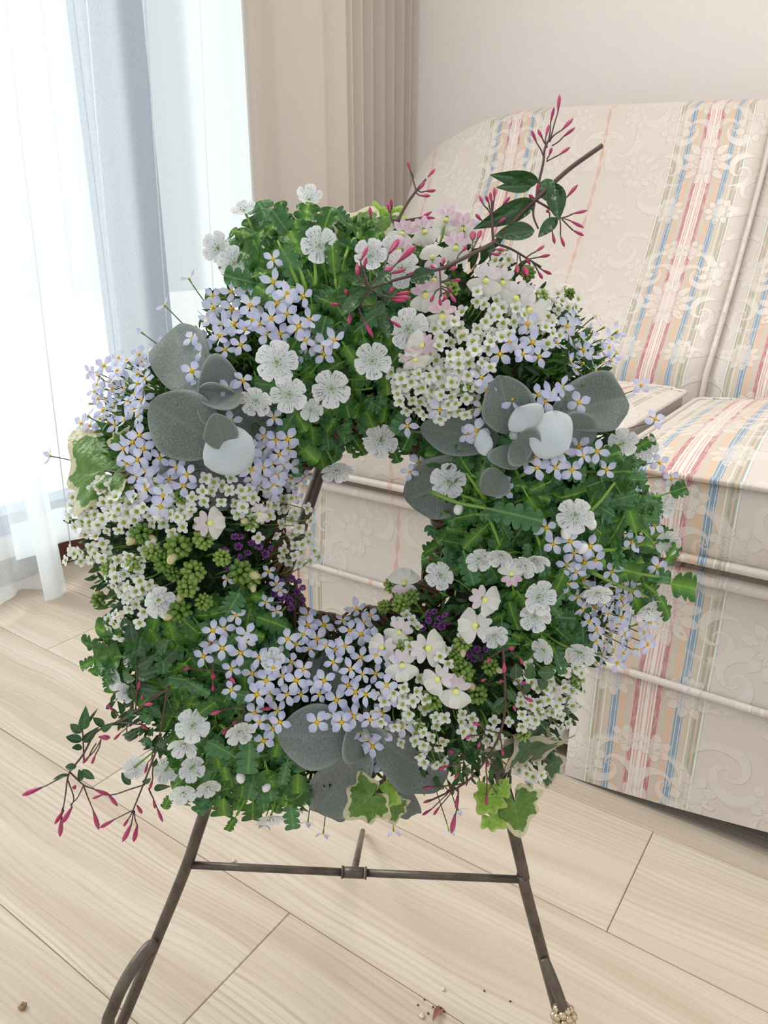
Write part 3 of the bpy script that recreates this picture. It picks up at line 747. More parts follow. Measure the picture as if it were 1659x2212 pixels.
def ivy_mesh(name, mat):
    tips = [(-155, .42), (-128, .45), (-98, .66), (-62, .52), (-44, .72), (-24, .68), (0, 1.0), (24, .68), (44, .72), (62, .52), (98, .66), (128, .45), (155, .42)]
    V = [(0, 0, .0)]; ed = [0.]
    n = 52; outl = []
    for i in range(n+1):
        a = -165+330*i/n
        for (a0, r0), (a1, r1) in zip([(-172, .12)]+tips, tips+[(172, .12)]):
            if a0 <= a <= a1: t = (a-a0)/(a1-a0); t = t*t*(3-2*t); r = r0+(r1-r0)*t; break
        outl.append((math.radians(a), r))
    rings = [.25, .5, .75, .9, 1.0]
    for s in rings:
        for a, r in outl:
            z = .06*math.cos(3*a)*s*s - .12*s*s + .03*math.sin(7*a)*s
            V.append((r*s*math.cos(a)*.8, r*s*math.sin(a)*.8, z)); ed.append(s)
    W = n+1; Fc = [(0, 1+i, 2+i) for i in range(n)]
    for k in range(len(rings)-1): Fc += [(1+k*W+i, 1+(k+1)*W+i, 1+(k+1)*W+i+1, 1+k*W+i+1) for i in range(n)]
    me = mesh_from(name, V, Fc, mat)
    at = me.attributes.new('edge', 'FLOAT', 'POINT')
    for k, e in enumerate(ed): at.data[k].value = e
    return me
IVY = {'v': ivy_mesh('ivy_leaf_variegated', M['ivy']), 'l': ivy_mesh('ivy_leaf_lime', M['ivy_l']), 'd': ivy_mesh('ivy_leaf_dark', M['ivy_d'])}
def petals(n, wf, zf, nu, nv, r0=.08, rot=0.0, ang=None, wid=1.0, notch_=0.0):
    V, Fc = [], []
    for k in range(n):
        a = (ang[k] if ang else 2*PI*k/n)+rot; ca, sa = math.cos(a), math.sin(a); b = len(V)
        for i in range(nu+1):
            u = i/nu; w = wf(u)*wid
            for j in range(nv+1):
                v = -1+2*j/nv; notch = 0
                x = r0+(1-r0)*u*(1-.05*v*v*u - notch_*(1-abs(v))**2*u**4) ; yy = v*w; z = zf(u, v) + .006*k
                V.append((x*ca-yy*sa, x*sa+yy*ca, z))
        m = nv+1; Fc += [[b+q for q in (i*m+j, (i+1)*m+j, (i+1)*m+j+1, i*m+j+1)] for i in range(nu) for j in range(nv)]
    return V, Fc
def flower(name, parts):
    V, Fc, mi, mats = [], [], [], []
    for (v, f, m) in parts:
        if m not in mats: mats.append(m)
        b = len(V); V += v; Fc += [[i+b for i in q] for q in f]; mi += [mats.index(m)]*len(f)
    return mesh_from(name, V, Fc, mats, mi=mi)
def dome(r, z, h, n=7):
    mb = MB(); mb.sphere((0, 0, z), r, n, 4, h/r); return mb.V, mb.F
def calyx(L, r, n=5):
    mb = MB(); mb.tube([(0, 0, 0.02), (0, 0, -.35*L), (0, 0, -L)], [r, r*.8, r*.3], n); return mb.V, mb.F
def nemo(name, cupv):
    wf = lambda u: (.05+.385*math.sin(PI*min(1, u*.66+.0))**1.1) if u < .80 else .435*math.sin(PI*.528)*math.sqrt(max(.06, 1-((u-.80)/.215)**2))
    v, f = petals(5, wf, lambda u, vv: cupv*u*u + .05*abs(vv)*u+.02*math.sin(vv*5)*u, 10, 8, .05, notch_=.07)
    sm = MB()
    for k in range(5):
        a = 2*PI*(k+.5)/5; tip = (.20*math.cos(a), .20*math.sin(a), .20); sm.tube([(0, 0, 0), tip], .012, 3)
    an = MB()
    for k in range(5):
        a = 2*PI*(k+.5)/5; an.sphere((.20*math.cos(a), .20*math.sin(a), .20), .032, 4, 3, 1.4)
    return flower(name, [(v, f, M['nemo']), (sm.V, sm.F, M['white']), (an.V, an.F, M['black']), (*calyx(.25, .1), M['stem_g'])])
NEMO = [nemo('nemophila_bloom_open', .22), nemo('nemophila_bloom_cup', .5), nemo('nemophila_bloom_flat', .10)]
def bluet(name, cupv, wd):
    v, f = petals(4, lambda u: .05+.25*math.sin(PI*min(1, u**1.25))**.85*wd if u < .99 else .02, lambda u, vv: cupv*u*u-.05*vv*vv*u, 5, 3, .06)
    return flower(name, [(v, f, M['bluet']), (*dome(.12, .03, .10), M['yellow']), (*calyx(.75, .11), M['budg'])])
BLUET = [bluet('bluet_bloom_open', .05, 1), bluet('bluet_bloom_cup', .45, .95), bluet('bluet_bloom_wide', -.05, 1.15)]
def alys(name, cupv):
    v, f = petals(4, lambda u: .10+.36*math.sin(PI*min(1, .15+u*.72))*(1 if u < .8 else math.sqrt(max(.03, 1-((u-.8)/.21)**2)))*.86, lambda u, vv: cupv*math.sin(u*2)+.04*vv*vv, 6, 4, .12)
    return flower(name, [(v, f, M['alys']), (*dome(.20, .05, .2, 6), M['alysc']), (*calyx(.5, .12, 4), M['stem_g'])])
ALYS = [alys('alyssum_bloom_open', .12), alys('alyssum_bloom_cup', .35)]
def nemesia(name, w):
    parts = []
    lipV, lipF = petals(2, lambda u: .10+.50*math.sin(PI*min(1, u*.72))**.8*(1 if u < .85 else math.sqrt(max(.05, 1-((u-.85)/.16)**2))), lambda u, v: .10+.12*u-.35*u*u*u+.05*math.sin(v*4)*u, 7, 5, .10, ang=[-PI/2-.42, -PI/2+.42], wid=w)
    upV, upF = petals(4, lambda u: .06+.21*math.sin(PI*min(1, u**1.1*.85+.05)), lambda u, v: .12*u+.10*u*u, 6, 3, .05, ang=[PI/2-1.15, PI/2-.38, PI/2+.38, PI/2+1.15])
    upV = [Vector(v)*.78 for v in upV]
    th = MB(); th.sphere((0, -.16, .12), .17, 8, 5, .9); th.sphere((-.09, -.2, .16), .09, 6, 4); th.sphere((.09, -.2, .16), .09, 6, 4)
    return flower(name, [(lipV, lipF, M['nes_lip']), (upV, upF, M['nes_up']), (th.V, th.F, M['lemon']), (*calyx(.5, .12), M['stem_g'])])
NEMS = [nemesia('nemesia_bloom_a', 1.0), nemesia('nemesia_bloom_b', 1.15)]
def budcl(name, n, cream):
    parts = []; r = random.Random(n)
    g = MB()
    for i in range(n):
        ph = math.acos(1-1.5*(i+.5)/n); th = 2.4*i; d = Vector((math.sin(ph)*math.cos(th), math.sin(ph)*math.sin(th), math.cos(ph)))
        g.sphere(d*.72, .25*r.uniform(.8, 1.15), 6, 5, 1.55, frame(d)); 
        g.tube([(0, 0, -.6), d*.5], .05, 3)
    c = MB()
    for i in range(cream):
        a = 2.1*i; d = Vector((math.cos(a), math.sin(a), .35)).normalized()
        c.sphere(d*1.05, .34, 8, 6, 1.5, frame(d))
    return flower(name, [(g.V, g.F, M['budg']), (c.V, c.F, M['budc'])] if cream else [(g.V, g.F, M['budg'])])
BUDC = [budcl('bud_cluster_green', 22, 0), budcl('bud_cluster_cream', 18, 1), budcl('bud_cluster_mixed', 20, 2)]
jb = MB(); jb.tube([(0, 0, 0), (.12, 0, 0), (.3, 0, 0), (.55, 0, 0), (.75, 0, 0), (.9, 0, 0), (1, 0, 0)], [.04, .06, .09, .125, .115, .06, .008], 7)
JBUD = jb.mesh('jasmine_bud_mesh', M['jbud'])
pb = MB(); [pb.sphere(Vector((math.cos(k*2.4), math.sin(k*2.4), .3+.2*(k % 3)))*.5*(1 if k else 0), .28, 5, 4) for k in range(9)]
PURP = pb.mesh('purple_floret_mesh', M['purple'])
wb = MB(); wb.sphere((0, 0, 0), .5, 8, 6, 1.25); WBUD = wb.mesh('white_bud_mesh', M['white'])

# ---- wreath root, ring base and fillers
wreath = empty('flower_wreath', 'living flower wreath of white, lavender and pink blooms hung on the bronze easel', 'wreath', on_leg(785, 1500, WOFF))
def ring_pt(a, t, lift=0.0):
    r = ri(a)+(ro(a)-ri(a))*t; return surf(CW[0]+r*math.cos(a), CW[1]+r*math.sin(a), lift)
V, Fc = [], []; NA, NT_ = 120, 12; rnd = random.Random(3)
for i in range(NA):
    a = -PI+2*PI*i/NA
    for j in range(NT_):
        t = .16+.66*j/(NT_-1); p, n = ring_pt(a, t, -.030)
        p = p + n*(mnoise.noise(p*60)*.010)
        V.append(p)
    V.append(ring_pt(a, .75, 0)[0]-NL*.065); V.append(ring_pt(a, .25, 0)[0]-NL*.065)
m = NT_+2
Fc = [(i*m+j, ((i+1) % NA)*m+j, ((i+1) % NA)*m+(j+1) % m, i*m+(j+1) % m) for i in range(NA) for j in range(m)]
obj('moss_base', V, Fc, M['moss'], wreath)
tw = MB()
for k in range(34):
    ph = rnd.random()*6.28; fq = rnd.choice([5, 7, 9, 11]); am = rnd.uniform(.008, .018); pts = []
    a0 = rnd.random()*6.28
    for i in range(90):
        a = a0+2*PI*i/90*rnd.choice([1]); aa = (a+PI) % (2*PI)-PI
        r = ri(aa)+26+rnd.uniform(-1, 1); p = on_leg(CW[0]+r*math.cos(aa), CW[1]+r*math.sin(aa), WOFF-.004)
        rad = VRT*math.cos(aa)-VUP*math.sin(aa)
        pts.append(p+rad*am*math.cos(fq*a+ph)+NL*am*1.2*math.sin(fq*a+ph))
    tw.tube(pts, rnd.uniform(.0009, .0019), 4)
tag(tw.build('twig_ring', M['twig'], wreath), 'brown woven vine twigs at the inner edge', kind='stuff')
def filler(name, mat, regs, seed, L0=.010, L1=.020, w=.16, lift=(-.022, .002)):
    r = random.Random(seed); mb = MB()
    for P, n in regs:
        xs = [p[0] for p in P]; ys = [p[1] for p in P]; c = 0; tries = 0
        while c < n and tries < n*20:
            tries += 1
            x = r.uniform(min(xs), max(xs)); y = r.uniform(min(ys), max(ys))
            if not inpoly(x, y, P): continue
            a, t = info(x, y)
            if t < .03 or t > .90+r.random()*.10: continue
            c += 1
            p, nn = surf(x, y, r.uniform(*lift)); rad = VRT*math.cos(a)-VUP*math.sin(a)
            d = (rv(r)+nn*.7+rad*.5*(2*t-1)).normalized(); R = xframe(d, tocam(p)+rv(r, .7)); L = r.uniform(L0, L1)
            vs = [(0, 0, 0), (.35, w, .05), (.75, w*.8, 0), (1, 0, -.1), (.75, -w*.8, 0), (.35, -w, .05)]
            mb.add([p+R @ (Vector(v)*L) for v in vs], [(0, 1, 5), (1, 2, 4, 5), (2, 3, 4)])
    return tag(mb.build(name, mat, wreath, smooth=False), kind='stuff')
ALL = OUT
REG_SMALL = [(830, 600), (1290, 640), (1340, 850), (1000, 930), (850, 900)]
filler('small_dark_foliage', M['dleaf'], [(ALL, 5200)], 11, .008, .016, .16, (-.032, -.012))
filler('fine_green_foliage', M['nleaf'], [(ALL, 900), (ell(280, 900, 110, 100), 380), (ell(1230, 760, 100, 80), 350), (ell(480, 760, 130, 90), 250)], 12, .007, .014, .10, (-.022, -.004))

# ---- plants
def plant(name, label, px, py, lift=-.02):
    p, n = surf(px, py, lift); o = bpy.data.objects.new(name, None); return dict(name=name, label=label, loc=p, stems=MB(), kids=[])
PL = []
def newplant(name, label, mat): d = dict(name=name, label=label, mat=mat, stems=MB(), kids=[]); PL.append(d); return d
def kid(P, name, me, loc, R, s, label=None): P['kids'].append((name, me, loc, R, s, label))
def finish():
    for P in PL:
        o = P['stems'].build(P['name'], P['mat'], wreath); o['label'] = P['label']
        for name, me, loc, R, s, lab in P['kids']:
            c = place(name, me, o, loc, R, s)
            if lab: c['label'] = lab
def stem_to(P, p, a, t, n, r=.0006, into=.03, bend=.01, rnd=random):
    # from inside the body to p
    q = p - n*into - (VRT*math.cos(a)-VUP*math.sin(a))*into*.9*max(-.5, min(1.5, 2*t-1)); mid = p.lerp(q, .5)+rv(rnd, bend)*.4
    P['stems'].tube(smooth_path([p, mid, q], 3), r, 4)

# nemophila leaves
NR = {'top': newplant('nemophila_plant', 'white spotted blooms over lobed leaves at the crown of the wreath', M['stem_g']),
      'right': newplant('nemophila_plant', 'white spotted blooms over lobed leaves on the sofa side', M['stem_g']),
      'low': newplant('nemophila_plant', 'white spotted blooms over drooping lobed leaves by the floor at curtain side', M['stem_g'])}
rn = random.Random(21)
def nleaf(P, x, y, ang, L, lift, k=None, tilt=.5, stem=False):
    p, n = surf(x, y, lift); d2 = VRT*math.cos(ang)-VUP*math.sin(ang); d = (d2 + n*rn.uniform(-.15, .35)).normalized()
    R = xframe(d, n*.5+tocam(p)*.7+rv(rn, tilt)); me = NLEAF[k if k is not None else rn.choice([0, 1, 1, 2, 3, 4, 4])]
    s = S(L); kid(P, 'nemophila_leaf', me, p-d*s*.5, R, (s, s*rn.uniform(.85, 1.15), s))
    if stem:
        a, t = info(x, y); q = p-d*s*1.6-n*.02
        P['stems'].tube(smooth_path([p-d*s*.5, (p-d*s*.5).lerp(q, .5)+rv(rn, .002), q], 3), S(3.2), 5, S(4.5))
def leafreg(P, poly, n, dmin, L=(46, 74), lift=(-.004, .012), out=.5, grav=.35):
    for x, y in scatter(poly, n, dmin, rn):
        a, t = info(x, y)
        if t < -.06: continue
        s = 2*t-1; v = Vector((math.cos(a)*s*out*1.6, math.sin(a)*s*out*1.6+grav)) + Vector((rn.uniform(-1, 1), rn.uniform(-1, 1)))*.9
        nleaf(P, x, y, math.atan2(v.y, v.x), rn.uniform(*L), rn.uniform(*lift))
leafreg(NR['top'], [(490, 520), (560, 470), (730, 470), (870, 500), (900, 600), (860, 700), (880, 860), (900, 960), (720, 990), (620, 980), (600, 900), (540, 860), (600, 780), (690, 640), (600, 640), (500, 600)], 165, 22, (44, 78), (-.004, .016))
leafreg(NR['right'], [(930, 950), (1080, 960), (1240, 980), (1370, 970), (1420, 1100), (1420, 1300), (1330, 1250), (1240, 1250), (1280, 1400), (1180, 1430), (1060, 1380), (1070, 1240), (950, 1230), (930, 1150), (1000, 1080), (930, 1060)], 200, 22, (42, 74), (-.004, .016))
leafreg(NR['low'], [(230, 1350), (420, 1330), (560, 1280), (640, 1380), (520, 1500), (620, 1620), (670, 1740), (520, 1750), (380, 1720), (380, 1560), (300, 1500), (220, 1450)], 190, 22, (44, 80), (-.004, .016))
# explicit outer sprays : (tip side x, y, angle deg, length)
for P, rows in ((NR['top'], [(575, 470, -115, 80), (620, 500, -135, 90), (560, 560, -150, 95), (660, 480, -80, 85), (640, 590, -120, 100), (540, 610, 190, 95), (500, 560, 195, 60), (700, 490, -70, 80), (610, 470, -100, 70), (470, 640, 185, 60), (590, 640, -140, 90), (720, 560, -95, 70), (735, 600, 100, 70), (650, 545, -110, 90), (530, 500, -160, 60), (760, 480, 10, 80), (640, 1000, 100, 60), (690, 980, 80, 70), (730, 960, 95, 80), (770, 960, 60, 60), (850, 975, 70, 55), (560, 640, 175, 70)]),
                (NR['right'], [(1470, 1265, 10, 95), (1440, 1310, 60, 70), (1460, 1060, -20, 60), (1450, 1200, -60, 60), (1400, 1240, 15, 90), (1390, 960, -30, 60), (1300, 990, -20, 90), (1330, 1020, 0, 80), (1440, 1150, 30, 50), (1350, 1230, 20, 80), (1375, 1300, 70, 60), (1110, 960, -60, 90), (1060, 990, -100, 70), (960, 990, 180, 80), (1000, 1000, -120, 60), (950, 1090, 185, 80), (1110, 1110, 10, 110), (940, 1200, 170, 60), (985, 960, -110, 60), (1180, 990, -40, 80), (1260, 980, -10, 90), (1340, 1090, 10, 70), (1390, 1120, 0, 60), (1170, 1210, 80, 60), (1150, 1090, 60, 70)]),
                (NR['low'], [(200, 1400, 190, 70), (240, 1420, 175, 100), (195, 1430, 160, 60), (240, 1370, 185, 90), (235, 1470, 100, 70), (480, 1740, 100, 90), (545, 1750, 95, 80), (620, 1700, 92, 110), (630, 1750, 85, 80), (580, 1680, 80, 90), (360, 1735, 120, 50), (440, 1700, 110, 80), (520, 1680, 85, 90), (400, 1580, 120, 70), (540, 1620, 90, 90), (640, 1640, 60, 80), (560, 1600, 0, 60), (500, 1310, -60, 80), (530, 1340, -90, 70), (580, 1340, 20, 70), (470, 1640, 90, 90), (500, 1780, 120, 50)])):
    for x, y, a, L in rows: nleaf(P, x, y, math.radians(a), L, rn.uniform(.006, .022), tilt=.25, stem=True)
# pale thick stems that show at the crown
for a_, b_ in (((655, 640), (600, 520)), ((665, 645), (640, 560)), ((660, 630), (560, 590)), ((675, 640), (680, 560)), ((1240, 1200), (1440, 1250)), ((1250, 1190), (1420, 1170)), ((1230, 1210), (1400, 1290)), ((1050, 1080), (1000, 1010)), ((1045, 1090), (1080, 1180)), ((1045, 1085), (960, 1050)), ((1240, 1130), (1330, 1040))):
    NR['top' if a_[1] < 800 else 'right']['stems'].tube(smooth_path([surf(*a_, .002)[0], surf((a_[0]+b_[0])/2+4, (a_[1]+b_[1])/2+6, .012)[0], surf(*b_, .014)[0]], 4), S(5.5), 6, S(2.5))
# nemophila flowers: x, y, radius px, (facing dx, dy) , kind
NF = [(668, 430, 25, 0, -.7, 1), (527, 455, 26, -.3, -1.1, 0), (470, 535, 31, -.5, -.2, 0), (505, 568, 32, -.3, -.3, 0), (690, 530, 34, 0, -.4, 2), (597, 782, 39, 0, 0, 2), (805, 780, 34, 0, 0, 2), (716, 840, 36, 0, 0, 2), (624, 852, 34, 0, .1, 2), (672, 886, 22, .1, .1, 1), (881, 710, 37, .1, 0, 2), (823, 952, 36, 0, .1, 2), (727, 1015, 34, 0, 1.1, 0), (800, 552, 30, 0, -.3, 0), (868, 580, 34, .1, .2, 0), (850, 540, 26, .2, -.3, 0), (553, 865, 30, -.3, .4, 0),
      (968, 1040, 36, 0, -.1, 2), (1243, 1112, 35, 0, .2, 0), (1430, 1092, 29, .2, -.1, 0), (1440, 1170, 27, .3, .2, 1), (1346, 957, 29, -.1, -.2, 0), (1392, 966, 28, .4, .4, 0), (951, 1242, 30, -.3, .2, 0), (1083, 1199, 25, -.2, .9, 1), (1155, 1207, 27, .2, 1.0, 1), (1034, 1207, 27, .2, .6, 0), (1133, 1222, 25, -.3, .7, 0), (1163, 1290, 34, .5, .3, 0), (1155, 1332, 30, 0, .5, 0), (1291, 1280, 28, .2, 1.0, 0), (1400, 1315, 34, .7, 1.0, 0), (1255, 1410, 30, -.2, .8, 0), (1176, 1405, 26, -.8, .4, 0), (1068, 1372, 26, .3, .5, 0),
      (340, 1302, 31, .6, 0, 1), (416, 1568, 34, 0, -.1, 2), (398, 1606, 30, -.2, .8, 1), (291, 1657, 26, -.1, .1, 0), (358, 1664, 27, .1, .1, 0), (413, 1660, 28, .1, .4, 0), (395, 1712, 30, 0, .8, 0), (448, 1700, 28, .2, .8, 0), (517, 1580, 30, .1, .8, 0), (587, 1428, 24, .2, -.3, 1), (585, 1765, 32, 0, 1.2, 0), (250, 1465, 26, -.8, .3, 0), (275, 1490, 24, -.6, .6, 1)]
rf_ = random.Random(5)
FACE = []
for x, y, r, dx, dy, k in NF:
    p, n = surf(x, y, .024 if 300 < x < 1350 else .012)
    d = (tocam(p) + VRT*dx - VUP*dy + rv(rf_, .12)); P = NR['low'] if (x < 650 and y > 1250) else (NR['top'] if y < 1030 and x < 930 else NR['right'])
    kid(P, 'nemophila_flower', NEMO[k], p, frame(d), S(r)*1.06); a, t = info(x, y)
    stem_to(P, p, a, t, n, .0008, .03, .01, rf_); FACE.append((x, y, r))
for x, y in [(440, 770), (1222, 1152), (1278, 1132), (340, 1112), (575, 1700), (520, 1680), (1258, 1185), (990, 1100)]:
    p, n = surf(x, y, .018); kid(NR['right'] if x > 900 else NR['low'], 'flower_bud', WBUD, p, frame(VUP+rv(rf_, .6)), S(20))
for P in NR.values(): pass

# bluets
BL = [newplant('bluet_plant', lab, M['stem_d']) for lab in ('lavender star flowers with yellow eyes at the crown of the wreath', 'lavender star flowers spraying toward the sheer curtain', 'lavender star flowers on the curtain side beside the silver leaves', 'lavender star flowers spraying toward the sofa back', 'lavender star flowers massed at the sofa side', 'lavender star flowers across the lower half of the wreath')]
rb = random.Random(31)
def bl(P, x, y, r=None, lift=None, face=.8, k=None, sp=.45, out=0.0, sl=.03):
    a, t = info(x, y); p, n = surf(x, y, lift if lift is not None else rb.uniform(.010, .026)); rad = VRT*math.cos(a)-VUP*math.sin(a)
    d = tocam(p)*face+n*.3+rad*out+rv(rb, sp)
    kid(P, 'bluet_flower', BLUET[k if k is not None else rb.choice([0, 0, 1, 2])], p, frame(d), S(r or rb.uniform(21, 28)))
    stem_to(P, p-d.normalized()*S(15), a, t, n, .00045, sl, .006, rb)
for x, y in [(640, 712), (586, 687), (620, 678), (668, 690), (560, 655), (605, 722), (530, 712), (545, 690), (500, 668), (480, 700), (520, 745), (560, 640), (620, 632), (590, 610), (660, 735), (700, 765), (722, 735), (690, 700), (640, 762), (487, 755), (452, 690), (460, 665), (505, 700), (575, 720), (600, 655), (655, 640), (618, 640), (540, 660), (475, 725), (440, 735), (415, 802), (525, 822), (430, 840), (470, 850), (495, 840), (592, 902), (500, 910), (440, 760), (415, 730), (460, 640), (500, 630), (530, 615), (700, 745), (645, 705), (680, 745), (590, 760), (560, 700), (590, 560)]: bl(BL[0], x, y)
for x, y, o in [(408, 602, 1.2), (355, 660, 1.2), (305, 718, 1.2), (345, 745, .8), (108, 985, 1.5)]: bl(BL[1], x, y, 22, .012, .25, 1, .2, o, .06)
for x, y in scatter([(185, 800), (250, 770), (325, 760), (318, 850), (300, 900), (220, 945), (165, 920), (200, 860)], 44, 15, rb): bl(BL[1], x, y, None, rb.uniform(0, .02), .6, None, .5, .5, .05)
for x, y in scatter([(245, 950), (300, 930), (330, 980), (410, 1020), (395, 1060), (340, 1100), (300, 1080), (270, 1010)], 20, 20, rb) + scatter(ell(590, 1000, 55, 65), 22, 18, rb): bl(BL[2], x, y)
for x, y in [(580, 1235), (597, 1262), (596, 1320), (575, 1300), (605, 1275), (630, 1050), (640, 1075), (660, 1030), (490, 1250)]: bl(BL[2], x, y, 18)
for x, y in scatter([(1190, 690), (1300, 670), (1345, 730), (1340, 800), (1240, 800), (1200, 760)], 24, 18, rb): bl(BL[3], x, y, None, rb.uniform(0, .02), .45, None, .4, .8, .05)
for x, y in [(1130, 765), (1100, 740), (1165, 770), (1150, 740), (1080, 765), (1115, 750), (1190, 850), (1163, 853), (1177, 867), (1107, 862), (1050, 843), (1040, 880), (1040, 815), (1060, 830), (950, 885), (1030, 930), (1028, 945), (1215, 835), (1250, 870), (1385, 832), (1415, 905), (880, 920), (1140, 700), (1225, 705)]: bl(BL[3], x, y, None, .022)
for x, y in [(1135, 995), (1180, 985), (1200, 1010), (1215, 975), (1205, 1000), (1235, 1015), (1155, 985), (1250, 965), (1260, 985), (1160, 1010), (1290, 975), (1310, 1015), (1425, 1000), (1450, 1035), (1195, 1175), (1232, 1170), (1240, 1195), (1262, 1215), (1285, 1210), (1322, 1235), (1225, 1220), (1275, 1180), (1180, 1140), (1415, 1135), (1365, 1170), (1080, 1045), (1420, 1225), (885, 1020), (905, 1000), (1010, 940), (1090, 1060), (1245, 1235), (1225, 1260)]: bl(BL[4], x, y)
for x, y in scatter([(1250, 1250), (1380, 1230), (1430, 1290), (1400, 1400), (1330, 1440), (1270, 1440), (1280, 1360), (1240, 1300)], 48, 17, rb): bl(BL[4], x, y, None, rb.uniform(-.01, .012), .45, None, .6, .4, .05)
LOW = [(724, 1402), (780, 1370), (756, 1362), (812, 1415), (700, 1350), (685, 1380), (655, 1370), (745, 1395), (785, 1345), (770, 1315), (720, 1430), (670, 1400), (622, 1380), (665, 1350), (640, 1392), (590, 1442), (545, 1455), (575, 1470), (533, 1370), (483, 1358), (460, 1362), (480, 1400), (440, 1418), (530, 1385), (510, 1330), (600, 1415), (555, 1500), (580, 1495), (600, 1535), (550, 1540), (570, 1600), (690, 1500), (727, 1512), (757, 1445), (783, 1457), (812, 1455), (752, 1480), (768, 1495), (700, 1470), (680, 1478), (650, 1500), (760, 1540), (800, 1555), (765, 1548), (685, 1560), (828, 1580), (872, 1570), (800, 1600), (818, 1645), (805, 1612), (835, 1480), (847, 1505), (738, 1560), (790, 1500), (630, 1430), (610, 1460), (640, 1470), (500, 1445), (455, 1390), (520, 1410), (560, 1420), (810, 1380), (665, 1330), (740, 1340), (800, 1330), (850, 1440), (705, 1395), (780, 1420), (825, 1540), (780, 1580), (590, 1575), (605, 1560), (560, 1560), (620, 1500), (500, 1490), (720, 1545), (655, 1445)]
for x, y in LOW: bl(BL[5], x, y, None, rb.uniform(.014, .03))
for x, y in [(570, 1780), (620, 1765), (665, 1775), (698, 1800), (850, 1795), (970, 1795), (990, 1750), (700, 1620), (935, 1650), (640, 1745)]: bl(BL[5], x, y, 21, .01, .35, 1, .15, .8, .06)

# alyssum
AL = [newplant('alyssum_plant', lab, M['stem_g']) for lab in ('white tiny four petal blooms below the jasmine spray', 'white tiny four petal blooms on the curtain side', 'white tiny four petal blooms in the lower half')]
ra = random.Random(41); NA_ = [0]; extra = MB(); extra_m = []
def al(P, x, y, out=None, r=None):
    a, t = info(x, y); p, n = surf(x, y, ra.uniform(.012, .024)); d = tocam(p)*.75+n*.3+(out or Vector((0, 0, 0)))*.7+rv(ra, .28); R = frame(d); s = S(r or ra.uniform(12, 15)); me = ra.choice(ALYS)
    NA_[0] += 1
    kid(P, 'alyssum_flower', me, p, R, s)
    if ra.random() < .5: stem_to(P, p-d.normalized()*s*.5, a, t, n, .0005, .014, .004, ra)
def head(P, cx, cy, R, n):
    pts = scatter(ell(cx, cy, R, R*.95), n, 15, ra)
    for x, y in pts:
        o = (VRT*((x-cx)/R) - VUP*((y-cy)/R)); al(P, x, y, o)
for c in [(900, 850, 48, 16), (960, 830, 55, 20), (930, 790, 50, 14), (1000, 790, 45, 12), (1060, 750, 45, 10), (960, 720, 40, 8), (1020, 700, 40, 7), (1060, 640, 35, 7), (1100, 690, 40, 9), (1180, 720, 40, 9), (1220, 650, 32, 9), (900, 760, 40, 8), (870, 820, 30, 7), (1000, 860, 40, 10), (940, 880, 35, 8), (1090, 560, 26, 5), (1140, 630, 24, 4), (1180, 660, 26, 5)]: head(AL[0], *c)
for c in [(200, 1085, 60, 26), (260, 1115, 45, 12), (180, 1120, 40, 10), (330, 1080, 45, 10), (380, 1090, 42, 9), (470, 1060, 40, 9), (540, 1085, 45, 12), (600, 1070, 42, 9), (640, 1110, 35, 6), (650, 1190, 42, 15), (220, 1190, 42, 8), (270, 1250, 50, 15), (300, 1290, 45, 13), (265, 1340, 40, 8), (180, 1180, 30, 4), (160, 1210, 22, 3), (360, 1130, 35, 6), (300, 1180, 35, 5), (410, 1120, 30, 5), (570, 1130, 40, 8)]: head(AL[1], *c)
for c in [(870, 1480, 45, 9), (840, 1530, 45, 10), (900, 1540, 40, 8), (960, 1580, 42, 8), (900, 1600, 40, 7), (1020, 1560, 35, 5), (1080, 1590, 38, 6), (1170, 1510, 45, 13), (1220, 1470, 42, 12), (1190, 1560, 42, 9), (1240, 1500, 32, 8), (1130, 1540, 35, 6), (1150, 1675, 32, 8), (960, 1400, 40, 5), (1000, 1350, 30, 3), (890, 1380, 35, 5), (1120, 1445, 30, 4), (930, 1640, 35, 4), (860, 1420, 30, 5), (880, 1350, 25, 4)]: head(AL[2], *c)
# small green leaves that belong to the alyssum
def small_leaves(P, poly, n, L=(26, 44)):
    for x, y in scatter(poly, n, 17, ra):
        a, t = info(x, y)
        if not -.03 < t < 1.08: continue
        p, nn = surf(x, y, ra.uniform(-.008, .010)); d = (rv(ra)+(VRT*math.cos(a)-VUP*math.sin(a))*(2*t-1)+nn*.3).normalized(); s = S(ra.uniform(*L))
        kid(P, 'leaf', SLEAF, p-d*s*.5, xframe(d, tocam(p)+rv(ra, .5)), s)
small_leaves(AL[0], [(850, 620), (1120, 560), (1280, 680), (1300, 800), (1010, 930), (860, 900)], 90)
small_leaves(AL[1], [(170, 1060), (640, 1040), (600, 1260), (560, 1340), (260, 1360), (180, 1250)], 90)
small_leaves(AL[2], [(800, 1350), (1060, 1300), (1230, 1450), (1220, 1600), (1100, 1680), (880, 1650)], 110)

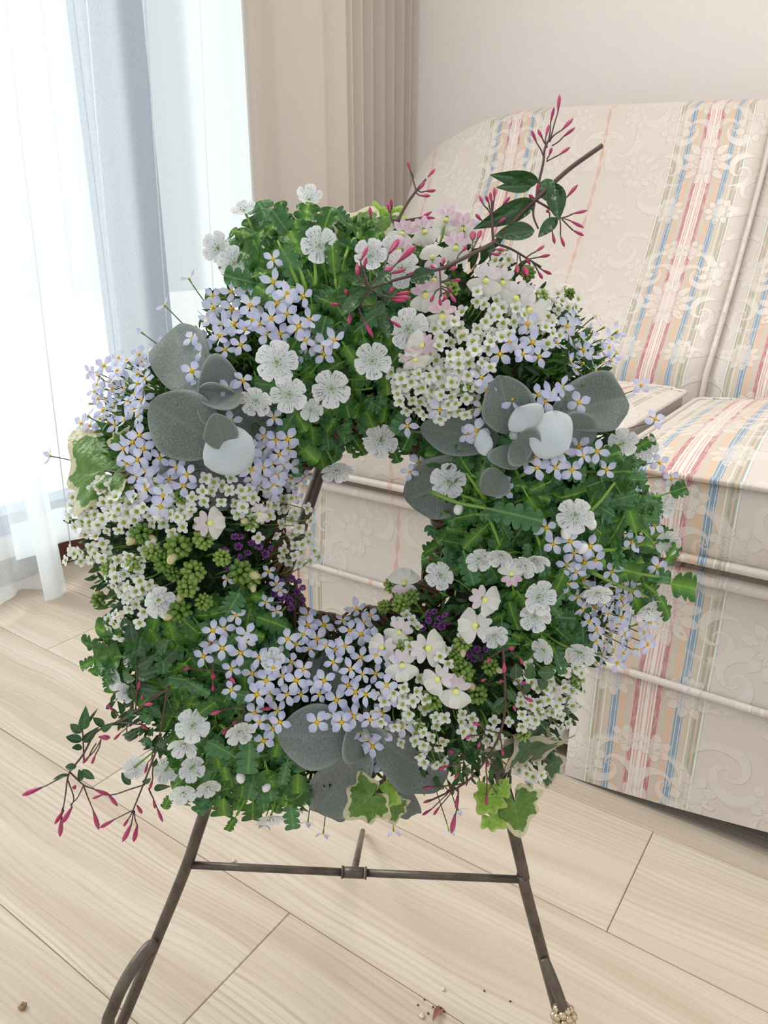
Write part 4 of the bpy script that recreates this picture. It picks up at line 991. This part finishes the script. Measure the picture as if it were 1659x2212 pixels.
# nemesia and bud clusters
NE = [newplant('nemesia_plant', lab, M['stem_g']) for lab in ('white and pink lipped blooms with yellow throats at the crown', 'green and cream bud clusters on the curtain side', 'white and pink lipped blooms with yellow throats at the lower sofa side')]
rs = random.Random(51)
def ne(P, x, y, r, ang=0, dx=0, dy=0, k=None):
    p, n = surf(x, y, .024); d = tocam(p)+VRT*dx-VUP*dy+rv(rs, .12); a, t = info(x, y)
    ux = VRT*math.cos(math.radians(ang))-VUP*math.sin(math.radians(ang))
    kid(P, 'nemesia_flower', NEMS[k if k is not None else rs.choice([0, 1])], p, frame(d, ux), S(r)); stem_to(P, p, a, t, n, .0009, .03, .01, rs)
for v in [(965, 470, 34, 10, 0, -.2), (1000, 490, 36, 0, 0, 0), (985, 530, 34, 5), (915, 495, 32, -20), (868, 540, 34, 60), (870, 500, 30, 20), (935, 560, 26, 160), (1050, 600, 36, 10), (1085, 605, 34, -10), (1120, 640, 38, 40), (1140, 665, 36, -40), (955, 675, 36, 0, 0, .2), (918, 632, 34, -15), (915, 745, 30, 90, .3, .2), (895, 770, 30, -30, 0, .4), (940, 600, 30, 20)]: ne(NE[0], *v)
for v in [(873, 1265, 38, 180), (1042, 1293, 34, -70), (1032, 1352, 38, 90), (865, 1362, 34, 30), (868, 1432, 36, 0), (918, 1400, 40, -90), (985, 1488, 38, 10), (950, 1465, 34, 60), (1105, 1245, 28, 180), (830, 1400, 32, 100)]: ne(NE[2], *v)
ne(NE[1], 447, 1130, 34, -90); ne(NE[1], 560, 1105, 22, 0)
def bc(P, x, y, r, k):
    p, n = surf(x, y, .016); a, t = info(x, y); d = tocam(p)*.7+n*.6+rv(rs, .4)
    kid(P, 'bud_cluster', BUDC[k], p, frame(d), S(r)*.86); stem_to(P, p-d.normalized()*S(r)*.6, a, t, n, .001, .025, .005, rs)
for v in [(385, 1180, 30, 1), (418, 1235, 27, 0), (405, 1268, 25, 0), (305, 1152, 26, 2), (520, 1235, 29, 1), (390, 1320, 27, 2), (545, 1250, 22, 1), (355, 1215, 24, 0), (440, 1165, 24, 0), (540, 1125, 24, 1), (330, 1190, 22, 0), (215, 1295, 22, 1), (235, 1225, 20, 1), (440, 1300, 20, 0), (375, 1240, 18, 0), (480, 1205, 20, 0), (285, 1215, 20, 0), (390, 1075, 16, 0)]: bc(NE[1], *v)
for v in [(935, 1510, 26, 0), (1000, 1450, 26, 0), (1030, 1500, 24, 1), (1000, 1388, 22, 1), (872, 1395, 26, 0), (845, 1265, 20, 0), (868, 1305, 26, 0), (1060, 1440, 20, 1), (985, 1420, 18, 0), (830, 1310, 18, 0), (890, 1290, 20, 0), (1240, 1475, 18, 0), (1160, 1530, 18, 0), (905, 1570, 16, 0), (1130, 1585, 18, 0)]: bc(NE[2], *v)
for v in [(975, 625, 18, 0), (1140, 590, 18, 0), (900, 790, 18, 0), (1010, 835, 18, 0), (1170, 640, 16, 0), (1230, 635, 14, 0), (1090, 610, 18, 0)]: bc(NE[0], *v)
PU = newplant('purple_alyssum_plant', 'tiny purple florets in the shade at the inner ring', M['stem_d'])
for x, y in scatter(ell(530, 1190, 60, 45), 14, 14, rs)+scatter(ell(625, 1280, 40, 35), 16, 12, rs)+scatter(ell(935, 1340, 35, 25), 9, 12, rs)+scatter(ell(850, 640, 60, 22), 12, 12, rs)+scatter(ell(1030, 1410, 30, 18), 5, 10, rs):
    p, n = surf(x, y, .004); kid(PU, 'purple_floret', PURP, p, frame(tocam(p)+rv(rs, .7)), S(rs.uniform(9, 14)))
    PU['stems'].tube([p, p-n*.02], .0005, 3)

# silver rosettes : (base, tip, width factor, lift base, lift tip, proto, flip, label)
FE = [newplant('silver_rosette', lab, M['felt']) for lab in ('silver felt leaf rosette on the curtain side', 'silver felt leaf rosette on the sofa side', 'silver felt leaf rosette low on the wreath')]
rfl = random.Random(61)
def fe(P, b, t, w, lb, lt_, k=0, dx=0, dy=0):
    A_, _ = surf(*b, lb); B_, n = surf(*t, lt_); d = B_-A_; L = d.length
    R = xframe(d, tocam(B_)+VRT*dx-VUP*dy); kid(P, 'felt_leaf', FELT[k], A_, R, (L, S(w)/.86, L))
R1 = [((440, 1000), (400, 1085), 150, -.004, -.002, 0, 0, .4), ((470, 1010), (455, 1105), 160, -.004, .0, 0, 0, .5), ((440, 960), (350, 1010), 120, .0, .0, 0, -.2, .3), ((450, 830), (385, 690), 90, -.01, .0, 0, .2, 0), ((435, 855), (362, 695), 122, .018, .036, 0, -.2, 0), ((490, 870), (610, 945), 110, .0, .004, 0, .3, .1),
      ((520, 830), (430, 850), 105, .02, .034, 1, .1, -.5), ((430, 848), (520, 880), 84, .024, .02, 1, .3, .6), ((480, 965), (318, 870), 132, .022, .040, 0, -.15, .05), ((484, 968), (466, 898), 62, .034, .048, 0, .1, .1), ((545, 945), (440, 1005), 84, .040, .042, 2, .3, -.2)]
for r in R1: fe(FE[0], *r)
R2 = [((1060, 1000), (865, 1090), 130, .0, .004, 0, -.2, .2), ((1010, 940), (860, 975), 90, -.006, .0, 0, 0, .4), ((1080, 950), (902, 925), 84, .010, .016, 0, 0, .1), ((1110, 935), (1080, 815), 100, .016, .030, 0, .1, -.1), ((1190, 900), (1372, 850), 122, .010, .024, 0, .1, -.1), ((1190, 920), (1295, 945), 80, .014, .02, 0, .2, .2), ((1100, 930), (1170, 885), 44, .030, .044, 2, -.1, .3), ((1160, 905), (1235, 965), 92, .030, .040, 2, .3, -.3), ((1110, 950), (1160, 985), 74, .026, .030, 1, .2, .2), ((1100, 960), (1110, 1010), 80, .02, .028, 1, 0, .2), ((1050, 985), (1040, 930), 30, .030, .03, 2, 0, 0), ((1085, 1020), (1045, 1065), 60, .02, .03, 1, .1, .2)]
for r in R2: fe(FE[1], *r)
R3 = [((760, 1590), (600, 1590), 128, .018, .028, 0, -.1, .1), ((690, 1400), (720, 1500), 90, -.01, -.004, 0, 0, 0), ((800, 1590), (672, 1780), 112, .016, .026, 0, -.1, .3), ((800, 1580), (975, 1710), 118, .012, .018, 0, .1, .2), ((850, 1690), (895, 1778), 62, .012, .012, 0, .1, .4), ((760, 1560), (800, 1640), 92, .018, .026, 1, .1, .1), ((800, 1630), (840, 1660), 50, .01, .01, 0, 0, .2), ((720, 1590), (760, 1645), 70, .0, .01, 0, 0, .2)]
for r in R3: fe(FE[2], *r)
for P, pts in ((FE[0], (480, 965)), (FE[1], (1110, 940)), (FE[2], (790, 1590))):
    p, n = surf(*pts, .026); P['stems'].sphere(p, S(9), 10, 6); P['stems'].tube([p, p-n*.03], S(7), 6); P['stems'].sphere(p+tocam(p)*S(8), S(5), 8, 5)

# ivy
IV = [newplant('ivy_vine', lab, M['stem_j']) for lab in ('variegated ivy sprig reaching toward the sheer curtain', 'variegated ivy sprig at the crown', 'variegated ivy sprigs hanging lowest on the wreath')]
def iv(P, b, t, k, lift=.020, dx=0, dy=0, label=None, w=1.0):
    A_, n0 = surf(*b, lift-.004); B_, n = surf(*t, lift); d = B_-A_; L = d.length/.8
    kid(P, 'ivy_leaf', IVY[k], A_, xframe(d, tocam(B_)+VRT*dx-VUP*dy), (L, L*w, L), label)
iv(IV[0], (225, 1015), (150, 925), 'v', .014, -.2, 0, 'large pink edged ivy leaf', 1.15); iv(IV[0], (245, 1030), (262, 1060), 'v', .016, 0, .3, None, 1.3); iv(IV[0], (250, 1030), (275, 1080), 'v', .012, .1, .2, None, 1.1); iv(IV[0], (262, 960), (275, 925), 'v', .006, .4, .2)
iv(IV[1], (765, 520), (700, 450), 'v', -.004, 0, -.1, None, 1.1); iv(IV[1], (760, 515), (800, 480), 'v', -.002); iv(IV[1], (820, 475), (806, 432), 'l', .010); iv(IV[1], (845, 470), (870, 450), 'l', .010); iv(IV[1], (830, 480), (850, 500), 'l', .008)
iv(IV[2], (802, 1722), (740, 1768), 'v', .082, -.1, .1, 'large cream edged ivy leaf', 1.15); iv(IV[2], (830, 1715), (868, 1735), 'l', .075, 0, 0, None, 1.2); iv(IV[2], (850, 1740), (850, 1785), 'v', .060, .1, .2, None, 1.2); iv(IV[2], (795, 1700), (735, 1755), 'd', .004)
iv(IV[2], (1112, 1735), (1125, 1815), 'v', .036, .1, .1, 'large pale ivy leaf hanging lowest', 1.1); iv(IV[2], (1060, 1720), (1030, 1760), 'l', .036, 0, 0, None, 1.2); iv(IV[2], (1060, 1765), (1095, 1790), 'l', .036, 0, 0, None, 1.1); iv(IV[2], (1080, 1700), (1100, 1725), 'l', .036, 0, .2, None, 1.3); iv(IV[2], (1150, 1600), (1190, 1620), 'd', .014, 0, .1, None, 1.5)
iv(IV[2], (1185, 1650), (1225, 1640), 'd', .010, .3, .1, None, 1.4); iv(IV[2], (1130, 1625), (1150, 1655), 'd', .012, 0, .5, None, 1.7); iv(IV[2], (1190, 1560), (1240, 1545), 'd', .006, 0, .6); iv(IV[2], (1185, 1680), (1180, 1705), 'd', .008, .2, .3)
for P, rows in ((IV[0], [[(300, 1010), (260, 1020), (225, 1015)], [(300, 1010), (262, 1035), (245, 1030)]]), (IV[1], [[(780, 560), (775, 530), (765, 520)], [(850, 540), (840, 500), (820, 475)], [(850, 530), (855, 490), (845, 470)]]),
                (IV[2], [[(835, 1650), (825, 1700), (802, 1722)], [(835, 1650), (828, 1690), (830, 1715)], [(830, 1660), (845, 1700), (850, 1740)], [(1120, 1600), (1100, 1680), (1112, 1735)], [(1120, 1600), (1090, 1680), (1060, 1720)], [(1100, 1680), (1065, 1740), (1060, 1765)], [(1120, 1610), (1160, 1630), (1185, 1650)], [(1110, 1560), (1125, 1590), (1150, 1600)], [(1100, 1640), (1085, 1680), (1080, 1700)]])):
    for r in rows: P['stems'].tube(smooth_path([surf(*q, .006)[0] for q in r], 4), S(2.6), 5)

# jasmine : crops of the photograph give (offset, scale)
JV = [newplant('jasmine_vine', lab, M['stem_j']) for lab in ('jasmine spray with pink buds arching toward the sofa back', 'jasmine shoot with pink buds trailing toward the floor on the curtain side', 'jasmine shoot with dark pink buds hanging at the lower sofa side')]
rj = random.Random(71)
def J(P, off, sc, lift, stems=(), buds=(), leaves=(), thick=2.4):
    def T(q): return (off[0]+q[0]*sc, off[1]+q[1]*sc)
    def pt(q, l=0): return surf(*T(q), lift+l)[0]
    for s in stems:
        th = thick; q = s
        if isinstance(s[0], (int, float)): th = s[0]; q = s[1:]
        P['stems'].tube(smooth_path([pt(a) for a in q], 5), S(th), 5, S(th*.7))
    for b in buds:
        tip, base = b[0], b[1]; A_ = pt(base); B_ = pt(tip, rj.uniform(-.003, .006)); d = B_-A_; L = d.length
        fat = b[3] if len(b) > 3 else 1.0
        kid(P, 'jasmine_bud', JBUD, A_, xframe(d, NL), (L, max(L, S(34))*fat*.8, max(L, S(34))*fat*.8))
        if len(b) > 2 and b[2]: P['stems'].tube(smooth_path([A_, A_.lerp(pt(b[2]), .5)+rv(rj, .0008), pt(b[2])], 3), S(1.5), 4)
    for b, t, w in leaves:
        A_ = pt(b); B_ = pt(t, rj.uniform(-.004, .008)); d = B_-A_; L = d.length; k = 0 if w*sc/(L/.000372) < .42 else 1
        kid(P, 'jasmine_leaf', JLEAF[k], A_, xframe(d, tocam(B_)+rv(rj, .45)), (L, S(w*sc)/(.38 if k == 0 else .54), L))
O, c = (650, 180), .422
J(JV[0], O, c, .040, [(5.2, (1540, 318), (1370, 440), (1240, 560), (1150, 640), (1040, 760), (985, 815), (860, 880), (730, 945)), (3.5, (730, 945), (600, 975), (470, 1010), (350, 1050)), (3.2, (1205, 600), (1215, 520), (1240, 410), (1250, 330), (1280, 270)), (2.6, (1205, 600), (1270, 640), (1330, 690)),
                     (3, (985, 815), (980, 730), (978, 650), (985, 600)), (2.6, (985, 815), (1080, 850), (1180, 910), (1230, 940)), (2.4, (350, 1050), (290, 1140), (200, 1135)), (2.2, (350, 1050), (320, 960), (300, 900)), (2.2, (350, 1050), (430, 1090), (500, 1100)), (2.2, (290, 1140), (330, 1230)), (2, (290, 1140), (390, 1145), (460, 1215)),
                     (3.4, (490, 715), (540, 620), (590, 550), (640, 490)), (1.8, (590, 550), (570, 480), (555, 440)), (2, (470, 700), (530, 700), (620, 685)), (2, (480, 730), (460, 680), (462, 640)), (2.6, (1195, 610), (1190, 680), (1215, 745)), (2, (710, 940), (715, 1030), (720, 1090))],
  [((1325, 55), (1315, 150), (1275, 300), 1.0), ((1297, 120), (1278, 200), (1265, 300)), ((1395, 178), (1335, 240), (1275, 290)), ((1405, 225), (1342, 275), (1285, 320)), ((1270, 208), (1252, 282), (1260, 330)), ((1212, 236), (1238, 285), (1262, 325)), ((1180, 240), (1207, 305), (1240, 370)), ((1380, 325), (1322, 366), (1258, 400)), ((1285, 328), (1272, 368), (1262, 400)),
   ((1418, 518), (1362, 582), (1290, 640)), ((1467, 650), (1392, 668), (1330, 690)), ((1450, 740), (1378, 703), (1340, 690)), ((1450, 780), (1392, 752), (1335, 695)), ((1350, 838), (1328, 778), (1325, 692)), ((1300, 824), (1287, 762), (1272, 660)), ((1215, 510), (1210, 570)), ((1165, 570), (1195, 590)), ((1255, 650), (1270, 660)),
   ((912, 572), (935, 622), (975, 680)), ((945, 574), (962, 612), (978, 660)), ((968, 555), (976, 612), (980, 650)), ((990, 530), (990, 592), (982, 650)), ((1072, 580), (1032, 626), (985, 668)), ((893, 668), (925, 702), (975, 735)), ((1052, 684), (1010, 716), (980, 740)),
   ((1248, 830), (1202, 862), (1150, 895)), ((1278, 878), (1218, 890), (1160, 900)), ((1285, 978), (1235, 955), (1190, 915)), ((1238, 1002), (1213, 960), (1185, 915)), ((1155, 985), (1143, 938), (1120, 880)), ((1108, 972), (1105, 928), (1110, 870)), ((1150, 900), (1175, 925)), ((1045, 855), (1000, 850)), ((1020, 880), (970, 868)),
   ((735, 892), (722, 932)), ((662, 932), (692, 952)), ((820, 1005), (775, 1012), (720, 1020)), ((800, 940), (758, 956)), ((795, 1122), (758, 1075), (722, 1050)), ((775, 1062), (745, 1045), (722, 1040)), ((715, 1140), (710, 1098), (715, 1060)), ((662, 1122), (682, 1080), (712, 1050)), ((880, 762), (880, 802), (865, 880)), ((922, 752), (903, 800), (880, 850)), ((850, 835), (825, 860), (800, 900)), ((740, 1110), (735, 1075)),
   ((345, 832), (305, 910), (310, 990), 1.1), ((503, 798), (450, 872), (420, 960), 1.0), ((592, 828), (498, 915), (420, 990), 1.2), ((290, 985), (287, 918), (300, 1020), 1.2), ((337, 888), (320, 950), (330, 1030)), ((480, 932), (385, 1000), (345, 1050), 1.2), ((540, 952), (455, 975)), ((615, 964), (538, 980)), ((568, 1098), (468, 1095), (400, 1080), 1.2), ((565, 1068), (480, 1080), None, 1.0), ((540, 1115), (460, 1108)), ((150, 1130), (205, 1135)), ((245, 1238), (256, 1168), (285, 1140), 1.1), ((372, 1302), (322, 1215), None, 1.1), ((516, 1250), (455, 1214)), ((225, 1052), (238, 1085), (290, 1130)), ((330, 1040), (312, 1050), None, 1.5), ((475, 1040), (450, 1080)),
   ((543, 394), (560, 448), (575, 500)), ((688, 436), (650, 480)), ((636, 503), (603, 546)), ((692, 548), (638, 552), (600, 550)), ((664, 576), (610, 575), (590, 560)), ((460, 590), (466, 642)), ((672, 655), (600, 700), (560, 705)), ((687, 690), (618, 686), (560, 700)), ((352, 630), (360, 690)), ((440, 610), (455, 660))],
  [((1215, 500), (988, 478), 78), ((1180, 525), (1022, 530), 60), ((1200, 605), (912, 735), 95), ((1196, 755), (997, 775), 88), ((1250, 490), (1262, 600), 90), ((1290, 510), (1320, 690), 95), ((1310, 690), (1218, 782), 60), ((360, 1060), (190, 1100), 60), ((430, 1130), (350, 1180), 60), ((400, 1020), (460, 960), 60), ((300, 1090), (210, 1180), 60), ((420, 1200), (450, 1300), 70), ((560, 1010), (690, 960), 70)], 2.2)
O, c = (30, 1000), .404
J(JV[1], O, c, .018, [(3.2, (830, 1200), (650, 1330), (560, 1385), (440, 1440), (370, 1560), (300, 1650), (285, 1700)), (2.4, (660, 1040), (660, 1200), (650, 1330)), (2.6, (760, 1540), (700, 1700), (640, 1850)), (2.2, (820, 1210), (790, 1400), (760, 1540)), (2, (290, 1665), (240, 1690), (180, 1722), (150, 1735)), (2, (285, 1700), (275, 1780), (262, 1860)), (2.2, (300, 1655), (370, 1720), (430, 1745)), (1.8, (370, 1720), (400, 1800), (425, 1860)), (1.8, (290, 1700), (320, 1790), (305, 1840)), (1.6, (375, 1720), (340, 1790), (300, 1830)), (2, (375, 1600), (370, 1480), (365, 1400)), (2, (700, 1720), (620, 1745), (540, 1772), (480, 1775)),
                     (1.8, (640, 1855), (590, 1880), (540, 1905)), (2.4, (1055, 955), (1065, 1110), (1065, 1220)), (1.8, (945, 1098), (1065, 1108), (1165, 1120)), (2, (1235, 1275), (1228, 1380)), (1.8, (1110, 1325), (1230, 1300), (1320, 1318)), (2, (560, 1385), (640, 1395), (690, 1400)), (1.8, (370, 1600), (430, 1540), (470, 1470))],
  [((42, 1778), (150, 1735), None, 1.1), ((218, 1932), (268, 1855), None, 1.2), ((255, 1932), (312, 1838), None, 1.2), ((246, 2000), (256, 1895), (262, 1840), 1.1), ((455, 1962), (424, 1858), None, 1.1), ((556, 1836), (498, 1763), None, 1.1), ((418, 1796), (478, 1772)), ((512, 1776), (430, 1745), None, 1.2), ((458, 1952), (540, 1905), None, 1.0), ((580, 2028), (628, 1932), (640, 1860)), ((640, 2028), (660, 1938), (645, 1860)), ((686, 1876), (658, 1830), None, 1.3), ((797, 1922), (764, 1842), (725, 1750)), ((725, 1748), (742, 1690), (750, 1600)), ((700, 1662), (716, 1600), (740, 1560)), ((370, 1607), (402, 1568), (440, 1500)), ((415, 1612), (436, 1560), (465, 1480)), ((533, 1482), (572, 1442), (620, 1400)), ((625, 1492), (604, 1438), (610, 1395)), ((515, 1470), (455, 1465), None, 1.8), ((335, 1732), (312, 1736), None, 1.6), ((720, 1426), (668, 1388)), ((500, 1294), (540, 1332), (570, 1360)), ((550, 1254), (592, 1270), (640, 1300)), ((675, 1163), (665, 1218), None, 1.0), ((745, 1288), (690, 1292)), ((692, 1238), (680, 1268)), ((755, 1850), (745, 1790), (720, 1740)), ((585, 1945), (615, 1900), (640, 1850)),
   ((905, 1105), (948, 1094)), ((1044, 918), (1055, 962), None, 1.1), ((1185, 1182), (1140, 1130), None, 1.2), ((1068, 1160), (1066, 1120), None, 1.4), ((1065, 1222), (1065, 1180)), ((1240, 1238), (1235, 1285), None, 1.3), ((1048, 1346), (1112, 1324), None, 1.3), ((1380, 1312), (1318, 1318), None, 1.2), ((1172, 1402), (1198, 1372), (1225, 1340), 1.4), ((1210, 1462), (1217, 1418), (1228, 1360), 1.4), ((1113, 1452), (1142, 1420), (1220, 1370), 1.2)],
  [((365, 1440), (300, 1398), 50), ((365, 1484), (278, 1464), 50), ((366, 1522), (312, 1522), 42), ((370, 1425), (385, 1325), 60), ((385, 1400), (440, 1325), 20), ((482, 1416), (425, 1358), 46), ((370, 1490), (440, 1430), 50), ((540, 1370), (530, 1310), 40), ((580, 1340), (572, 1285), 40), ((605, 1340), (680, 1332), 40), ((470, 1430), (520, 1400), 40), ((590, 1460), (662, 1440), 46), ((365, 1640), (430, 1692), 46), ((360, 1700), (350, 1640), 40), ((335, 1625), (272, 1625), 40), ((300, 1668), (190, 1688), 24), ((655, 1105), (675, 945), 74), ((655, 1090), (582, 1030), 66), ((660, 1092), (745, 1045), 62), ((662, 1140), (784, 1105), 70), ((650, 1155), (545, 1120), 62), ((650, 1200), (548, 1215), 66), ((670, 1205), (812, 1232), 70), ((645, 1262), (620, 1195), 50), ((740, 1505), (675, 1475), 50), ((752, 1522), (688, 1530), 40), ((762, 1512), (822, 1488), 46), ((766, 1530), (832, 1535), 40), ((622, 1722), (575, 1655), 42), ((750, 1742), (820, 1728), 38), ((690, 1710), (730, 1690), 34), ((620, 900), (580, 830), 60), ((640, 960), (620, 860), 70), ((720, 1290), (790, 1370), 50), ((770, 1010), (820, 950), 70), ((800, 1060), (870, 1000), 70)])
O, c = (560, 1200), .452
J(JV[2], O, c, .030, [(3, (1165, 440), (1176, 700), (1150, 850), (1080, 980), (980, 1090), (800, 1180)), (2.2, (950, 1110), (950, 1180), (938, 1240)), (2, (980, 1090), (900, 1100), (835, 1105)), (1.8, (1170, 560), (1240, 610), (1270, 680)), (1.8, (1150, 850), (1080, 830), (1060, 812)), (1.8, (1085, 980), (1090, 1060), (1140, 1145)), (1.8, (1165, 450), (1210, 442)), (1.8, (1165, 450), (1100, 490))],
  [((853, 1022), (908, 1004), (980, 990)), ((935, 1068), (952, 1034), (1000, 1000)), ((778, 1112), (838, 1105)), ((888, 1142), (922, 1110)), ((783, 1182), (832, 1165)), ((778, 1242), (826, 1210), (900, 1140)), ((832, 1242), (862, 1200), (920, 1130)), ((940, 1212), (946, 1150), None, 1.2), ((918, 1328), (936, 1238), None, 1.2), ((1086, 1198), (1085, 1138), (1088, 1060)), ((1168, 1192), (1138, 1143)), ((1018, 798), (1062, 812)), ((985, 875), (1012, 860), (1080, 850)), ((1044, 922), (1056, 888), (1100, 850)), ((1165, 958), (1160, 922), (1150, 860)), ((903, 934), (938, 942), (1000, 950)), ((1218, 440), (1190, 446), None, 1.2), ((1172, 562), (1170, 508), None, 1.3), ((1260, 522), (1244, 488), (1200, 450)), ((1088, 512), (1105, 490)), ((1310, 698), (1268, 680), None, 1.1), ((1275, 605), (1250, 615)), ((1215, 715), (1225, 745)), ((1090, 1010), (1098, 985)), ((1060, 600), (1085, 590)), ((1145, 600), (1170, 600))],
  [((1225, 590), (1230, 520), 60), ((1290, 590), (1300, 520), 50), ((1180, 680), (1110, 730), 30), ((1260, 620), (1300, 650), 44), ((1180, 640), (1230, 700), 44), ((960, 980), (930, 1050), 50), ((1000, 970), (1050, 930), 60), ((1000, 1010), (1040, 1080), 60), ((1010, 960), (990, 900), 50), ((1050, 1030), (1020, 1100), 50), ((900, 960), (960, 930), 50), ((1330, 560), (1420, 560), 60), ((1330, 590), (1380, 640), 50), ((1150, 760), (1100, 700), 30)])
finish()

# ------------------------------------------------------------------ crumbs on the floor
def crumb(name, x, y, r, mat, label, cat='crumb', flat=.5, group='soil and petal crumbs on the floor planks'):
    p = on_floor(x, y, 0); R = random.Random(int(x*7+y)); s = r*p.__sub__(CAM).length/F; mb = MB(); mb.sphere((0, 0, 0), s, 6, 4, flat)
    V = [v+Vector((R.uniform(-1, 1), R.uniform(-1, 1), 0))*s*.35 for v in mb.V]; zmin = min(v.z for v in V)
    V = [v+Vector((p.x, p.y, -zmin+.0002)) for v in V]
    o = obj(name, V, mb.F, mat); return tag(o, label, cat, group)
crumb('brown_crumb', 51, 2176, 7, M['crumbb'], 'brown curled crumb alone on the floor at the curtain side', 'crumb')
crumb('petal_crumb', 505, 1860, 5, M['crumbw'], 'pale crumb lying behind the easel cross bar')
crumb('petal_crumb', 912, 2197, 5, M['crumbw'], 'larger pale crumb near the red dry leaf')
crumb('petal_crumb', 958, 2138, 4, M['crumbw'], 'tiny pale crumb farther from the red dry leaf')
for i, (x, y) in enumerate([(917, 2160), (903, 2172), (935, 2176), (1102, 2164), (1046, 2141), (960, 2186), (952, 2178), (925, 2190)]):
    crumb('soil_crumb', x, y, 1.9, M['soil'], 'tiny dark soil speck among those beside the dry red leaf' if x < 1000 else ('tiny dark soil speck alone, nearer the beaded foot' if x > 1090 else 'tiny dark soil speck alone, under the middle of the cross bar'))
pa, pb_ = on_floor(934, 2212), on_floor(955, 2172); d = (pb_-pa); R = xframe(d, Vector((0, 0, 1)))
dl = place('dried_leaf', SLEAF.copy(), None, pa+Vector((0, 0, .004)), R, d.length*1.1); dl.data.materials.clear(); dl.data.materials.append(M['dry'])
tag(dl, 'curled dry red leaf on the floor among the soil specks', 'leaf')
